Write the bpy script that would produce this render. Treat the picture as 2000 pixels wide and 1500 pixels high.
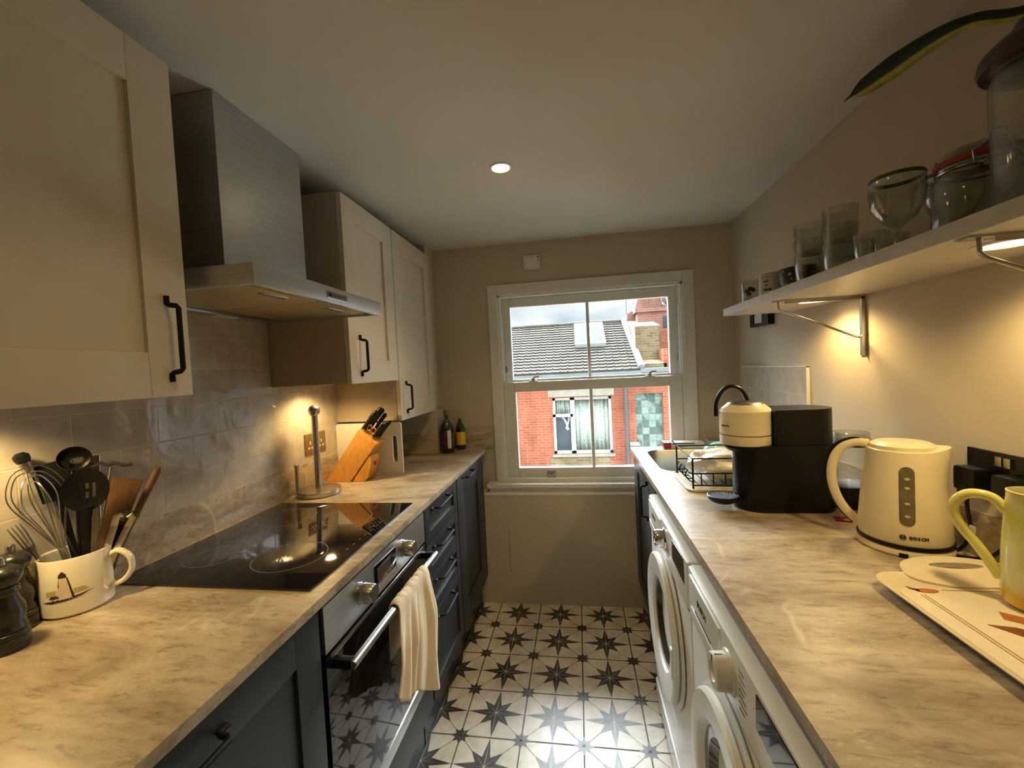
import bpy, bmesh, math, random
from mathutils import Vector, Matrix
random.seed(7)
for o in list(bpy.data.objects): bpy.data.objects.remove(o, do_unlink=True)
S = bpy.context.scene
COL = S.collection
PI = math.pi

# ------------------------------------------------------------------ camera
cam_d = bpy.data.cameras.new('camera'); cam = bpy.data.objects.new('camera', cam_d); COL.objects.link(cam)
R_ = [[0.9871655, -0.04341548, -0.15368595], [0.15182019, -0.04344092, 0.98745305], [-0.049547, -0.99811221, -0.03629203]]
m = Matrix.Identity(4)
for r in range(3):
    m[r][0] = R_[r][0]; m[r][1] = -R_[r][1]; m[r][2] = -R_[r][2]
m[0][3], m[1][3], m[2][3] = 0.0, 0.0, 1.3749
cam.matrix_world = m
cam_d.sensor_width = 36; cam_d.lens = 822.98 / 2000 * 36; cam_d.clip_start = 0.02; cam_d.clip_end = 200
S.camera = cam
S.view_settings.view_transform = 'Standard'; S.view_settings.look = 'None'
S.view_settings.gamma = 1; S.view_settings.use_curve_mapping = False
S.view_settings.exposure = 1.28
S.cycles.transparent_max_bounces = 40

# ------------------------------------------------------------------ sky and daylight
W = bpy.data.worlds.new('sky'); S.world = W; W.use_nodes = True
nt = W.node_tree; nt.nodes.clear()
out = nt.nodes.new('ShaderNodeOutputWorld'); bg = nt.nodes.new('ShaderNodeBackground')
tc = nt.nodes.new('ShaderNodeTexCoord'); mp = nt.nodes.new('ShaderNodeMapping'); nz = nt.nodes.new('ShaderNodeTexNoise'); cr = nt.nodes.new('ShaderNodeValToRGB')
mp.inputs['Scale'].default_value = (3.0, 3.0, 9.0); nz.inputs['Scale'].default_value = 1.6; nz.inputs['Detail'].default_value = 6
cr.color_ramp.elements[0].position = 0.38; cr.color_ramp.elements[0].color = (0.50, 0.64, 0.72, 1)
cr.color_ramp.elements[1].position = 0.62; cr.color_ramp.elements[1].color = (0.93, 0.97, 0.98, 1)
bg.inputs['Strength'].default_value = 2.0
L = nt.links.new
L(tc.outputs['Generated'], mp.inputs['Vector']); L(mp.outputs['Vector'], nz.inputs['Vector']); L(nz.outputs['Fac'], cr.inputs['Fac'])
# overcast sky: brighter overhead than at the horizon
sx = nt.nodes.new('ShaderNodeSeparateXYZ'); zr = nt.nodes.new('ShaderNodeMapRange'); L(tc.outputs['Generated'], sx.inputs[0]); L(sx.outputs['Z'], zr.inputs['Value'])
zr.inputs['From Min'].default_value = 0.18; zr.inputs['From Max'].default_value = 0.75; zr.inputs['To Min'].default_value = 0.47; zr.inputs['To Max'].default_value = 4.0
# broad bright sky patch, added above the window's view to send daylight inside
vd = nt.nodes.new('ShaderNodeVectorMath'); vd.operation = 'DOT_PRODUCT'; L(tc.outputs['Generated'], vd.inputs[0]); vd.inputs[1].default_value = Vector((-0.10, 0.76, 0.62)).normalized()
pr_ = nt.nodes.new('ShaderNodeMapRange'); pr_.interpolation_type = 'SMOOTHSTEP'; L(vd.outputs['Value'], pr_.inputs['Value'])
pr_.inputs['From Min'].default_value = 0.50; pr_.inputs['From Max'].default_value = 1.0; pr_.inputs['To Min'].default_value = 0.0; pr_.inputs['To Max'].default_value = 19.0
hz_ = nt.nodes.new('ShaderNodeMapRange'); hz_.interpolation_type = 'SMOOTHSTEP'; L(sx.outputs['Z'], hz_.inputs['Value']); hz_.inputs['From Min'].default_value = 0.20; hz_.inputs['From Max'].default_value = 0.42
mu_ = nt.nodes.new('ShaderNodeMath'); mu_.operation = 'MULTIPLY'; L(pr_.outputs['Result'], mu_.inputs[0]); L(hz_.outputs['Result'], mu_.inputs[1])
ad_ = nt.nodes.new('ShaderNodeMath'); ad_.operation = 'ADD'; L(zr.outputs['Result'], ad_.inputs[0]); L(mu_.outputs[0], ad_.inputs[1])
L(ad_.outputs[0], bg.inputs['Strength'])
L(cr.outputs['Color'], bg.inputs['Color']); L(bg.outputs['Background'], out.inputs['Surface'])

def light(name, kind, loc, energy, color, **kw):
    d = bpy.data.lights.new(name, kind); d.energy = energy; d.color = color
    for k, v in kw.items(): setattr(d, k, v)
    o = bpy.data.objects.new(name, d); COL.objects.link(o); o.location = loc
    return o
pt = light('window_portal', 'AREA', (0.08, 2.60, 1.26), 1.0, (1, 1, 1), shape='RECTANGLE', size=1.0, size_y=1.0)
pt.rotation_euler = (-PI / 2, 0, 0); pt.data.cycles.is_portal = True
WARM = (1.0, 0.695, 0.285)
P_DOWN, P_UNDER, P_SHELF = 4.6, 3.3, 3.8

# ------------------------------------------------------------------ mesh helpers
def BM(): return bmesh.new()
def merge(dst, src, M=None):
    me = bpy.data.meshes.new('t'); src.to_mesh(me); src.free()
    if M is not None: me.transform(M)
    dst.from_mesh(me); bpy.data.meshes.remove(me); return dst
def box(bm, a, b, bev=0.0, mi=0, M=None):
    t = bmesh.new(); bmesh.ops.create_cube(t, size=1)
    a = Vector(a); b = Vector(b); c = (a + b) / 2; s = b - a
    for v in t.verts: v.co = Vector((v.co.x * s.x, v.co.y * s.y, v.co.z * s.z)) + c
    if bev: bmesh.ops.bevel(t, geom=t.edges[:], offset=bev, segments=2, affect='EDGES', profile=0.7)
    for f in t.faces: f.material_index = mi
    return merge(bm, t, M)
def lathe(bm, prof, seg=40, M=None, mi=0, a0=0.0, a1=2 * PI, warp=None):
    t = bmesh.new(); full = abs(a1 - a0 - 2 * PI) < 1e-6; n = seg if full else seg + 1; rings = []
    for r, z in prof:
        if r < 1e-6: rings.append([t.verts.new((0, 0, z))]); continue
        ring = []
        for i in range(n):
            a = a0 + (a1 - a0) * i / seg
            p = Vector((r * math.cos(a), r * math.sin(a), z))
            if warp: p = warp(p, a)
            ring.append(t.verts.new(p))
        rings.append(ring)
    for A, B in zip(rings, rings[1:]):
        for i in range(seg):
            j = (i + 1) % n
            if len(A) == 1 and len(B) == 1: continue
            if len(A) == 1: f = (A[0], B[j], B[i])
            elif len(B) == 1: f = (A[i], A[j], B[0])
            else: f = (A[i], A[j], B[j], B[i])
            try: t.faces.new(f).material_index = mi
            except ValueError: pass
    return merge(bm, t, M)
def cyl(bm, p0, p1, r, seg=20, r1=None, mi=0, bev=0.0):
    p0 = Vector(p0); p1 = Vector(p1); d = p1 - p0; h = d.length; r1 = r if r1 is None else r1
    prof = [(0, 0), (r - bev, 0)] + ([(r, bev)] if bev else []) + ([(r1, h - bev)] if bev else []) + [(r1 - bev, h), (0, h)]
    return lathe(bm, prof, seg, Matrix.Translation(p0) @ d.to_track_quat('Z', 'Y').to_matrix().to_4x4(), mi)
def smooth_path(pts, n=6):
    P = [Vector(p) for p in pts]; out = []
    Q = [2 * P[0] - P[1]] + P + [2 * P[-1] - P[-2]]
    for i in range(1, len(Q) - 2):
        a, b, c, d = Q[i - 1:i + 3]
        for k in range(n):
            t = k / n
            out.append(0.5 * ((2 * b) + (c - a) * t + (2 * a - 5 * b + 4 * c - d) * t * t + (3 * b - a - 3 * c + d) * t ** 3))
    out.append(P[-1]); return out
def tube(bm, pts, r, seg=10, mi=0, w=None, up=(0, 0, 1), caps=True, M=None, square=False):
    """sweep of an ellipse (r across 'side', w across 'up') along pts; r may be a list"""
    t = bmesh.new(); P = [Vector(p) for p in pts]; n = len(P); rings = []
    rr = r if isinstance(r, (list, tuple)) else [r] * n; ww = (w if isinstance(w, (list, tuple)) else [w] * n) if w is not None else rr
    u = Vector(up)
    for i in range(n):
        d = (P[min(i + 1, n - 1)] - P[max(i - 1, 0)]).normalized()
        s = d.cross(u)
        if s.length < 1e-3: s = d.cross(Vector((1, 0, 0)) if abs(d.x) < .9 else Vector((0, 1, 0)))
        s.normalize(); q = s.cross(d).normalized()
        if w is None: u = q
        ring = []
        for k in range(seg):
            a = 2 * PI * (k + .5) / seg
            ca, sa = math.cos(a), math.sin(a)
            if square: mx = max(abs(ca), abs(sa)); ca /= mx; sa /= mx
            ring.append(t.verts.new(P[i] + s * ca * rr[i] + q * sa * ww[i]))
        rings.append(ring)
    for A, B in zip(rings, rings[1:]):
        for k in range(seg):
            t.faces.new((A[k], A[(k + 1) % seg], B[(k + 1) % seg], B[k])).material_index = mi
    if caps:
        t.faces.new(rings[0][::-1]).material_index = mi; t.faces.new(rings[-1]).material_index = mi
    return merge(bm, t, M)
def prism(bm, outline, d0, d1, axis='y', bev=0.0, mi=0, M=None):
    """outline 2-D points extruded along axis"""
    t = bmesh.new()
    def P(a, b, d): return {'x': (d, a, b), 'y': (a, d, b), 'z': (a, b, d)}[axis]
    A = [t.verts.new(P(a, b, d0)) for a, b in outline]; B = [t.verts.new(P(a, b, d1)) for a, b in outline]
    t.faces.new(A); t.faces.new(B[::-1]); n = len(A)
    for i in range(n): t.faces.new((A[i], B[i], B[(i + 1) % n], A[(i + 1) % n]))
    bmesh.ops.recalc_face_normals(t, faces=t.faces)
    if bev: bmesh.ops.bevel(t, geom=t.edges[:], offset=bev, segments=2, affect='EDGES')
    for f in t.faces: f.material_index = mi
    return merge(bm, t, M)
def rrect(x0, y0, x1, y1, r, n=6):
    o = []
    for cx, cy, a in ((x1 - r, y1 - r, 0), (x0 + r, y1 - r, PI / 2), (x0 + r, y0 + r, PI), (x1 - r, y0 + r, 1.5 * PI)):
        for i in range(n + 1): o.append((cx + r * math.cos(a + PI / 2 * i / n), cy + r * math.sin(a + PI / 2 * i / n)))
    return o
def finish(name, bm, mats, parent=None, smooth=True, loc=None, angle=0.6):
    bmesh.ops.recalc_face_normals(bm, faces=bm.faces)
    me = bpy.data.meshes.new(name); bm.to_mesh(me); bm.free()
    o = bpy.data.objects.new(name, me); COL.objects.link(o)
    for mt in (mats if isinstance(mats, (list, tuple)) else [mats]): me.materials.append(mt)
    if parent is not None: o.parent = parent
    if loc is not None: o.location = loc
    if smooth:
        for p in me.polygons: p.use_smooth = True
        try: me.set_sharp_from_angle(angle=angle)
        except Exception: pass
    return o
def tag(o, label=None, cat=None, group=None, kind=None):
    if label: o['label'] = label
    if cat: o['category'] = cat
    if group: o['group'] = group
    if kind: o['kind'] = kind
    return o
def thing(name, label, cat, loc=(0, 0, 0), rz=0.0, group=None):
    o = bpy.data.objects.new(name, None); COL.objects.link(o); o.empty_display_size = 0.05
    o.location = loc; o.rotation_euler = (0, 0, rz); return tag(o, label, cat, group)
class World:
    """parts whose coordinates are given in room coordinates under an empty at loc"""
    def __init__(s, name, label, cat, loc, group=None):
        s.root = thing(name, label, cat, loc, 0, group); s.inv = Matrix.Translation(-Vector(loc))
    def part(s, name, bm, mats, parent=None, **k):
        bm.transform(s.inv); return finish(name, bm, mats, parent or s.root, **k)
def struct(name, bm, mats, **k):
    o = finish(name, bm, mats, **k); o['kind'] = 'structure'; return o
def copy_tree(o, parent=None):
    c = o.copy(); COL.objects.link(c)
    if parent: c.parent = parent
    for ch in [x for x in bpy.data.objects if x.parent == o]: copy_tree(ch, c)
    return c
def text(name, body, size, M, mat, parent=None, extrude=0.0004, align='CENTER', bold=0.0, inv=None):
    cu = bpy.data.curves.new(name, 'FONT'); cu.body = body; cu.size = size; cu.extrude = extrude; cu.align_x = align; cu.align_y = 'CENTER'; cu.offset = bold; cu.resolution_u = 3
    t = bpy.data.objects.new(name, cu); COL.objects.link(t)
    bpy.context.view_layer.update()
    me = bpy.data.meshes.new_from_object(t.evaluated_get(bpy.context.evaluated_depsgraph_get()))
    bpy.data.objects.remove(t); bpy.data.curves.remove(cu)
    me.transform(M)
    if inv is not None: me.transform(inv)
    me.materials.clear(); me.materials.append(mat); me.name = name
    o = bpy.data.objects.new(name, me); COL.objects.link(o)
    if parent: o.parent = parent
    return o

# ------------------------------------------------------------------ materials
def srgb(r, g, b):
    f = lambda c: (c / 255 / 12.92) if c / 255 <= 0.04045 else ((c / 255 + 0.055) / 1.055) ** 2.4
    return (f(r), f(g), f(b), 1)
class Mat:
    def __init__(s, name, color=(.8, .8, .8, 1), rough=.5, metal=0.0, **k):
        s.m = bpy.data.materials.new(name); s.m.use_nodes = True; s.nt = s.m.node_tree
        s.b = s.nt.nodes['Principled BSDF']; s.out = s.nt.nodes['Material Output']
        s.b.inputs['Base Color'].default_value = color; s.b.inputs['Roughness'].default_value = rough; s.b.inputs['Metallic'].default_value = metal
        for kk, v in k.items(): s.b.inputs[kk.replace('_', ' ')].default_value = v
        s._c = None
    def n(s, t, **k):
        x = s.nt.nodes.new('ShaderNode' + t)
        for kk, v in k.items():
            if kk in x.inputs: x.inputs[kk].default_value = v
            elif kk.replace('_', ' ') in x.inputs: x.inputs[kk.replace('_', ' ')].default_value = v
            else: setattr(x, kk, v)
        return x
    def l(s, a, b): s.nt.links.new(a, b)
    def coord(s, scale=(1, 1, 1), loc=(0, 0, 0), rot=(0, 0, 0)):
        if s._c is None: s._c = s.n('TexCoord')
        mp = s.n('Mapping'); mp.inputs['Scale'].default_value = scale; mp.inputs['Location'].default_value = loc; mp.inputs['Rotation'].default_value = rot
        s.l(s._c.outputs['Object'], mp.inputs['Vector']); return mp.outputs['Vector']
    def noise(s, vec, scale=5, detail=4, rough=.5, dist=0.0):
        x = s.n('TexNoise'); x.inputs['Scale'].default_value = scale; x.inputs['Detail'].default_value = detail; x.inputs['Roughness'].default_value = rough; x.inputs['Distortion'].default_value = dist
        s.l(vec, x.inputs['Vector']); return x.outputs['Fac']
    def ramp(s, fac, stops):
        x = s.n('ValToRGB'); e = x.color_ramp.elements
        while len(e) < len(stops): e.new(0.5)
        for i, (p, c) in enumerate(stops): e[i].position = p; e[i].color = c if len(c) == 4 else (*c, 1)
        s.l(fac, x.inputs['Fac']); return x.outputs['Color']
    def mix(s, fac, a, b, mode='MIX'):
        x = s.n('Mix'); x.data_type = 'RGBA'; x.blend_type = mode
        for sock, v in ((x.inputs[0], fac), (x.inputs[6], a), (x.inputs[7], b)):
            if hasattr(v, 'is_output') or isinstance(v, bpy.types.NodeSocket): s.l(v, sock)
            else: sock.default_value = v
        return x.outputs[2]
    def color(s, c): s.l(c, s.b.inputs['Base Color']); return s
    def bump(s, h, strength=.2, dist=.002):
        x = s.n('Bump'); x.inputs['Strength'].default_value = strength; x.inputs['Distance'].default_value = dist
        s.l(h, x.inputs['Height']); s.l(x.outputs['Normal'], s.b.inputs['Normal']); return s
    def speck(s, base, amt=.06, scale=40, bump=0.0):
        v = s.coord(); f = s.noise(v, scale, 3)
        a = tuple(c * (1 - amt) for c in base[:3]) + (1,); b = tuple(min(1, c * (1 + amt)) for c in base[:3]) + (1,)
        s.color(s.ramp(f, [(.35, a), (.65, b)]))
        if bump: s.bump(f, bump, .001)
        return s
def M_(name, c, rough=.5, metal=0.0, amt=.05, scale=40, bump=0.0, **k):
    x = Mat(name, c, rough, metal, **k); x.speck(c, amt, scale, bump); return x.m
wall_c = srgb(192, 180, 158)
m_wall = M_('wall_paint', wall_c, .75, amt=.02, scale=6, bump=.05)
m_ceil = M_('ceiling_paint', srgb(205, 200, 188), .8, amt=.015, scale=5)
m_white = M_('white_gloss_trim', srgb(222, 221, 214), .35, amt=.02)
m_upper = M_('cream_cabinet_paint', srgb(206, 197, 178), .5, amt=.02, scale=12)
m_uside = M_('cabinet_side_board', srgb(172, 158, 138), .5, amt=.02)
m_navy = M_('charcoal_navy_paint', srgb(36, 40, 45), .45, amt=.05, scale=20)
m_black = M_('black_metal', (.008, .008, .009, 1), .6, Specular_IOR_Level=.2)
m_blackpl = M_('black_plastic', (.006, .006, .0065, 1), .34, Specular_IOR_Level=.28)
m_blackgl = M_('black_glass', (.006, .006, .007, 1), .04, Specular_IOR_Level=.8)
m_plinth = M_('dark_plinth', srgb(24, 25, 28), .35)
m_dark = M_('dark_void', (.01, .01, .01, 1), .8)
m_chrome = M_('chrome', (.75, .75, .74, 1), .1, 1)
m_mchrome = M_('dull_chrome', (.5, .49, .47, 1), .25, 1)
def brushed(name, c, rough, sc):
    x = Mat(name, c, rough, 1.0); f = x.noise(x.coord(sc), 1, 3)
    x.color(x.ramp(f, [(.3, tuple(v * .82 for v in c[:3])), (.7, c[:3])])); x.bump(f, .08, .0005); return x.m
m_steel = brushed('brushed_steel', (.60, .62, .62, 1), .36, (30, 8, 600))
m_steelv = M_('satin_steel', (.50, .48, .45, 1), .27, 1, amt=.02)
m_sink = brushed('sink_steel', (.5, .49, .47, 1), .3, (20, 300, 20))
m_filter = M_('hood_filter', srgb(176, 158, 118), .5, .6)
m_cream = M_('cream_plastic', srgb(232, 220, 186), .28, amt=.02)
m_wplast = M_('white_plastic', srgb(214, 212, 204), .35, amt=.02)
m_appl = M_('white_appliance_enamel', srgb(216, 216, 210), .28, amt=.01)
m_ceram = M_('cream_ceramic', srgb(232, 226, 208), .15, amt=.02, Coat_Weight=.4)
m_ink = M_('dark_ink', srgb(30, 26, 28), .5)
m_ink2 = M_('grey_ink', srgb(90, 88, 86), .6)
m_red = M_('red_plastic', srgb(150, 22, 36), .4)
m_blue = M_('blue_plastic', srgb(40, 60, 130), .4)
m_yel = M_('yellow_label', srgb(222, 186, 40), .5)
m_rubber = M_('orange_seal', srgb(150, 52, 26), .5)
m_fabric = None
def wood(name, c1, c2, sc=(3, 3, 40), rough=.45):
    x = Mat(name, c1, rough); v = x.coord(sc); f = x.noise(v, 1.6, 5, .6, .8)
    x.color(x.ramp(f, [(.3, c1), (.7, c2)])); x.bump(f, .08, .001); return x.m
m_wood = wood('beech_wood', srgb(206, 140, 62), srgb(228, 168, 88), (60, 6, 14))
m_woodm = wood('brown_wood', srgb(82, 56, 36), srgb(118, 84, 54), (60, 60, 9), .6)
m_woodd = wood('dark_stained_wood', srgb(34, 33, 31), srgb(56, 53, 48), (8, 8, 30), .3)
m_woodl = wood('light_wood', srgb(200, 160, 110), srgb(220, 184, 138), (3, 40, 3))
# laminate worktop
def marble(name):
    x = Mat(name, (.5, .45, .4, 1), .34); v = x.coord((1.0, 2.4, 5), rot=(0, 0, .45))
    big = x.noise(v, 2.6, 6, .62, .9); fine = x.noise(x.coord((1.6, 5.5, 14), rot=(0, 0, .45)), 11, 7, .72, .5); vein = x.noise(x.coord((1, 1.2, 1), rot=(0, 0, -.6)), 1.3, 4, .5, .35); patch = x.noise(x.coord((1, 1.6, 1), loc=(3, 1, 0)), 3.1, 3, .5, .3)
    base = x.ramp(big, [(.28, srgb(134, 120, 104)), (.40, srgb(158, 143, 122)), (.56, srgb(194, 182, 161)), (.78, srgb(160, 148, 132))])
    grain = x.ramp(fine, [(.33, srgb(150, 138, 126)), (.46, srgb(236, 230, 220)), (.62, srgb(255, 252, 246))])
    c = x.mix(.75, base, grain, 'MULTIPLY')
    speck = x.ramp(x.noise(x.coord((2.2, 8, 14), rot=(0, 0, .45)), 24, 4, .7, .4), [(.55, (0, 0, 0)), (.70, (.55, .55, .55))])
    pm = x.ramp(patch, [(.50, (0, 0, 0)), (.64, (1, 1, 1))])
    c = x.mix(x.mix(1.0, speck, pm, 'MULTIPLY'), c, srgb(226, 216, 198))
    dk = x.ramp(x.noise(x.coord((1.6, 6, 14), loc=(9, 4, 0), rot=(0, 0, .45)), 9, 6, .7, .6), [(.56, (0, 0, 0)), (.72, (.5, .5, .5))])
    pm2 = x.ramp(patch, [(.36, (1, 1, 1)), (.47, (0, 0, 0))])
    c = x.mix(x.mix(1.0, dk, pm2, 'MULTIPLY'), c, srgb(92, 78, 66))
    vf = x.ramp(vein, [(.493, (0, 0, 0)), (.5, (.55, .55, .55)), (.507, (0, 0, 0))])
    c = x.mix(x.mix(1.0, vf, pm, 'MULTIPLY'), c, srgb(228, 218, 200))
    x.color(c); x.bump(fine, .06, .0006); return x.m
m_marble = marble('stone_laminate')
# glossy hand-made wall tiles, running bond
def tiles(name, swap):
    x = Mat(name, (.6, .57, .52, 1), .12); tcn = x.n('TexCoord'); sp = x.n('SeparateXYZ'); cb = x.n('CombineXYZ')
    x.l(tcn.outputs['Object'], sp.inputs[0])
    def addv(sock, v):
        a = x.n('Math', operation='ADD'); x.l(sock, a.inputs[0]); a.inputs[1].default_value = v; return a.outputs[0]
    x.l(addv(sp.outputs['X' if swap else 'Y'], 4.11), cb.inputs[0]); x.l(addv(sp.outputs['Z'], .78 + 0.0), cb.inputs[1])
    br = x.n('TexBrick'); x.l(cb.outputs[0], br.inputs['Vector']); br.offset = .5
    br.inputs['Scale'].default_value = 1; br.inputs['Brick Width'].default_value = .2; br.inputs['Row Height'].default_value = .1
    br.inputs['Mortar Size'].default_value = .0016; br.inputs['Mortar Smooth'].default_value = .3; br.inputs['Bias'].default_value = 0
    br.inputs['Color1'].default_value = srgb(182, 174, 162); br.inputs['Color2'].default_value = srgb(192, 184, 172); br.inputs['Mortar'].default_value = srgb(206, 196, 176)
    f = x.noise(x.coord(), 7, 3, .5, .5); f2 = x.noise(x.coord(), 22, 4)
    c = x.mix(.35, br.outputs['Color'], x.ramp(f2, [(.35, srgb(206, 202, 196)), (.65, srgb(255, 255, 252))]), 'MULTIPLY')
    x.color(c)
    mm = x.n('Math', operation='MULTIPLY'); x.l(br.outputs['Fac'], mm.inputs[0]); mm.inputs[1].default_value = -.35
    ad = x.n('Math', operation='ADD'); x.l(mm.outputs[0], ad.inputs[0]); x.l(f, ad.inputs[1]); x.bump(ad.outputs[0], .75, .008)
    rg = x.ramp(br.outputs['Fac'], [(0, (.13, .13, .13)), (1, (.7, .7, .7))]); x.l(rg, x.b.inputs['Roughness']); return x.m
m_tile = tiles('glazed_wall_tile', False); m_tilex = tiles('glazed_wall_tile_return', True)
def floor_mat(name, c, c2, rough):
    x = Mat(name, c, rough); v = x.coord(); f = x.noise(v, 9, 6, .65, .3); g = x.noise(v, 55, 3, .6)
    a = x.ramp(f, [(.35, c2), (.6, c)]); b = x.ramp(g, [(.26, srgb(120, 108, 92)), (.36, (1, 1, 1))])
    x.color(x.mix(.5, a, b, 'MULTIPLY')); x.bump(f, .05, .001); return x.m
m_fl = floor_mat('cream_cement_tile', srgb(222, 214, 198), srgb(196, 184, 162), .32)
m_star = floor_mat('charcoal_star_glaze', srgb(74, 70, 66), srgb(52, 46, 42), .32)
m_grout = floor_mat('brown_grout', srgb(96, 78, 62), srgb(70, 56, 44), .6)
# bricks outside
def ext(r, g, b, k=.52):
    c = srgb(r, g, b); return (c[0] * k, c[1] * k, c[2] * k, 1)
def brick(name, c1, c2, mo, sc=1.0):
    x = Mat(name, c1, .85); tcn = x.n('TexCoord'); sp = x.n('SeparateXYZ'); cb = x.n('CombineXYZ'); ax = x.n('Math', operation='ADD')
    x.l(tcn.outputs['Object'], sp.inputs[0]); x.l(sp.outputs['X'], ax.inputs[0]); x.l(sp.outputs['Y'], ax.inputs[1]); x.l(ax.outputs[0], cb.inputs[0]); x.l(sp.outputs['Z'], cb.inputs[1])
    br = x.n('TexBrick'); x.l(cb.outputs[0], br.inputs['Vector']); br.inputs['Scale'].default_value = sc
    br.inputs['Brick Width'].default_value = .16; br.inputs['Row Height'].default_value = .053; br.inputs['Mortar Size'].default_value = .0045
    br.inputs['Color1'].default_value = c1; br.inputs['Color2'].default_value = c2; br.inputs['Mortar'].default_value = mo
    f = x.noise(x.coord((1, 1, .35)), 2.2, 5, .6)
    x.color(x.mix(.6, br.outputs['Color'], x.ramp(f, [(.35, srgb(168, 150, 150)), (.62, (1, 1, 1))]), 'MULTIPLY')); return x.m
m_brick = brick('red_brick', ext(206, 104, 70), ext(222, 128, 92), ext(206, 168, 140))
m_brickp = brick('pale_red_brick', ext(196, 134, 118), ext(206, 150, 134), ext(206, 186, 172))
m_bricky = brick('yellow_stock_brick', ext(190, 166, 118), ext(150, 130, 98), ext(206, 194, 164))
def roofmat():
    x = Mat('concrete_roof_tile', (.4, .38, .33, 1), .9); v = x.coord(); f = x.noise(v, 3, 5, .6); g = x.noise(v, 26, 3)
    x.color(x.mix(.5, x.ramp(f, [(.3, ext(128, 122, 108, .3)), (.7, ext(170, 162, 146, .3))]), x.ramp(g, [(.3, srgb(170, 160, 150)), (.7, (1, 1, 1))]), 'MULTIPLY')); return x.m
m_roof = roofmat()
m_lead = M_('grey_lead', ext(150, 160, 160), .6, amt=.1, scale=4)
m_conc = M_('concrete', ext(196, 190, 172), .85, amt=.1, scale=8)
m_upvc = M_('white_upvc', ext(228, 234, 232, .6), .4)
m_pane = M_('dark_window_glass', ext(96, 104, 110), .15, amt=.35, scale=3)
m_skyp = M_('skylight_glass', ext(150, 182, 190, .22), .7, amt=.1, Specular_IOR_Level=.05)
def lace():
    x = Mat('lace_curtain', (.6, .65, .6, 1), .9); f = x.noise(x.coord((30, 30, 3)), 1, 3); g = x.noise(x.coord(), 38, 3)
    x.color(x.mix(.5, x.ramp(f, [(.3, ext(176, 192, 180, 1)), (.7, ext(232, 240, 230, 1))]), x.ramp(g, [(.42, srgb(140, 152, 142)), (.56, (1, 1, 1))]), 'MULTIPLY')); return x.m
m_lace = lace()
def glassblock():
    x = Mat('glass_block', (.5, .6, .55, 1), .25); w = x.n('TexWave', wave_type='BANDS', bands_direction='Z'); x.l(x.coord(), w.inputs['Vector']); w.inputs['Scale'].default_value = 9
    g = x.noise(x.coord((7, 1, 7)), 1.0, 1)
    x.color(x.mix(.45, x.ramp(g, [(.4, ext(116, 138, 130)), (.6, ext(186, 208, 198))]), x.ramp(w.outputs['Fac'], [(.2, srgb(150, 170, 162)), (.8, (1, 1, 1))]), 'MULTIPLY')); return x.m
m_gblock = glassblock()
# window pane: see-through with a soft reflection
def pane():
    x = Mat('window_glass'); nt = x.nt; tr = x.n('BsdfTransparent'); gl = x.n('BsdfGlossy', Roughness=.02); fr = x.n('Fresnel', IOR=1.35); mx = x.n('MixShader')
    x.l(fr.outputs[0], mx.inputs[0]); x.l(tr.outputs[0], mx.inputs[1]); x.l(gl.outputs[0], mx.inputs[2]); x.l(mx.outputs[0], x.out.inputs['Surface']); return x.m
m_glass = pane()
def clear(name, c, ior=1.3, fac=1.0, rough=.03):
    x = Mat(name); tr = x.n('BsdfTransparent', Color=c); gl = x.n('BsdfGlossy', Roughness=rough); fr = x.n('LayerWeight', Blend=.32); mx = x.n('MixShader')
    mu = x.n('Math', operation='MULTIPLY'); x.l(fr.outputs['Facing'], mu.inputs[0]); mu.inputs[1].default_value = fac
    x.l(mu.outputs[0], mx.inputs[0]); x.l(tr.outputs[0], mx.inputs[1]); x.l(gl.outputs[0], mx.inputs[2]); x.l(mx.outputs[0], x.out.inputs['Surface']); return x.m
m_clear = clear('drinking_glass', (.90, .91, .88, 1), fac=.85, rough=.015)
m_jar = clear('old_jar_glass', (.86, .87, .82, 1), fac=.6, rough=.08)
m_tank = clear('clear_plastic', (.94, .945, .93, 1), fac=.5, rough=.1)
m_bag = Mat('clear_crinkled_plastic', srgb(226, 222, 210), .15, 0.0); m_bag.bump(m_bag.noise(m_bag.coord(), 26, 4, .6, 1), .8, .01); m_bag.b.inputs['Coat Weight'].default_value = .8; m_bag = m_bag.m
def emis(name, c, s):
    x = Mat(name); x.b.inputs['Emission Color'].default_value = (*c, 1); x.b.inputs['Emission Strength'].default_value = s; return x.m
m_lamp = emis('lamp_lens', (1.0, .78, .45), 6.0)
def towelmat():
    x = Mat('cream_cotton', (.7, .6, .48, 1), .95); v = x.coord(); f = x.noise(v, 5, 4); w = x.noise(v, 260, 2)
    x.color(x.ramp(f, [(.3, srgb(204, 182, 146)), (.55, srgb(226, 208, 178)), (.8, srgb(214, 194, 160))])); x.bump(w, .4, .001); return x.m
m_towel = towelmat()
def leafmat():
    x = Mat('leaf', (.05, .1, .03, 1), .55, Specular_IOR_Level=.2); s = x.n('TexCoord'); sp = x.n('SeparateXYZ'); x.l(s.outputs['UV'], sp.inputs[0])
    f = x.noise(x.coord((20, 20, 20)), 2, 3)
    c = x.ramp(sp.outputs['X'], [(0, srgb(40, 60, 22)), (.08, srgb(34, 52, 24)), (.16, srgb(14, 32, 14)), (.58, srgb(14, 32, 14)), (.66, srgb(150, 150, 40)), (1, srgb(150, 150, 40))])
    x.color(x.mix(.3, c, x.ramp(f, [(.4, srgb(150, 170, 140)), (.6, (1, 1, 1))]), 'MULTIPLY')); return x.m
m_leaf = leafmat()
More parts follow.
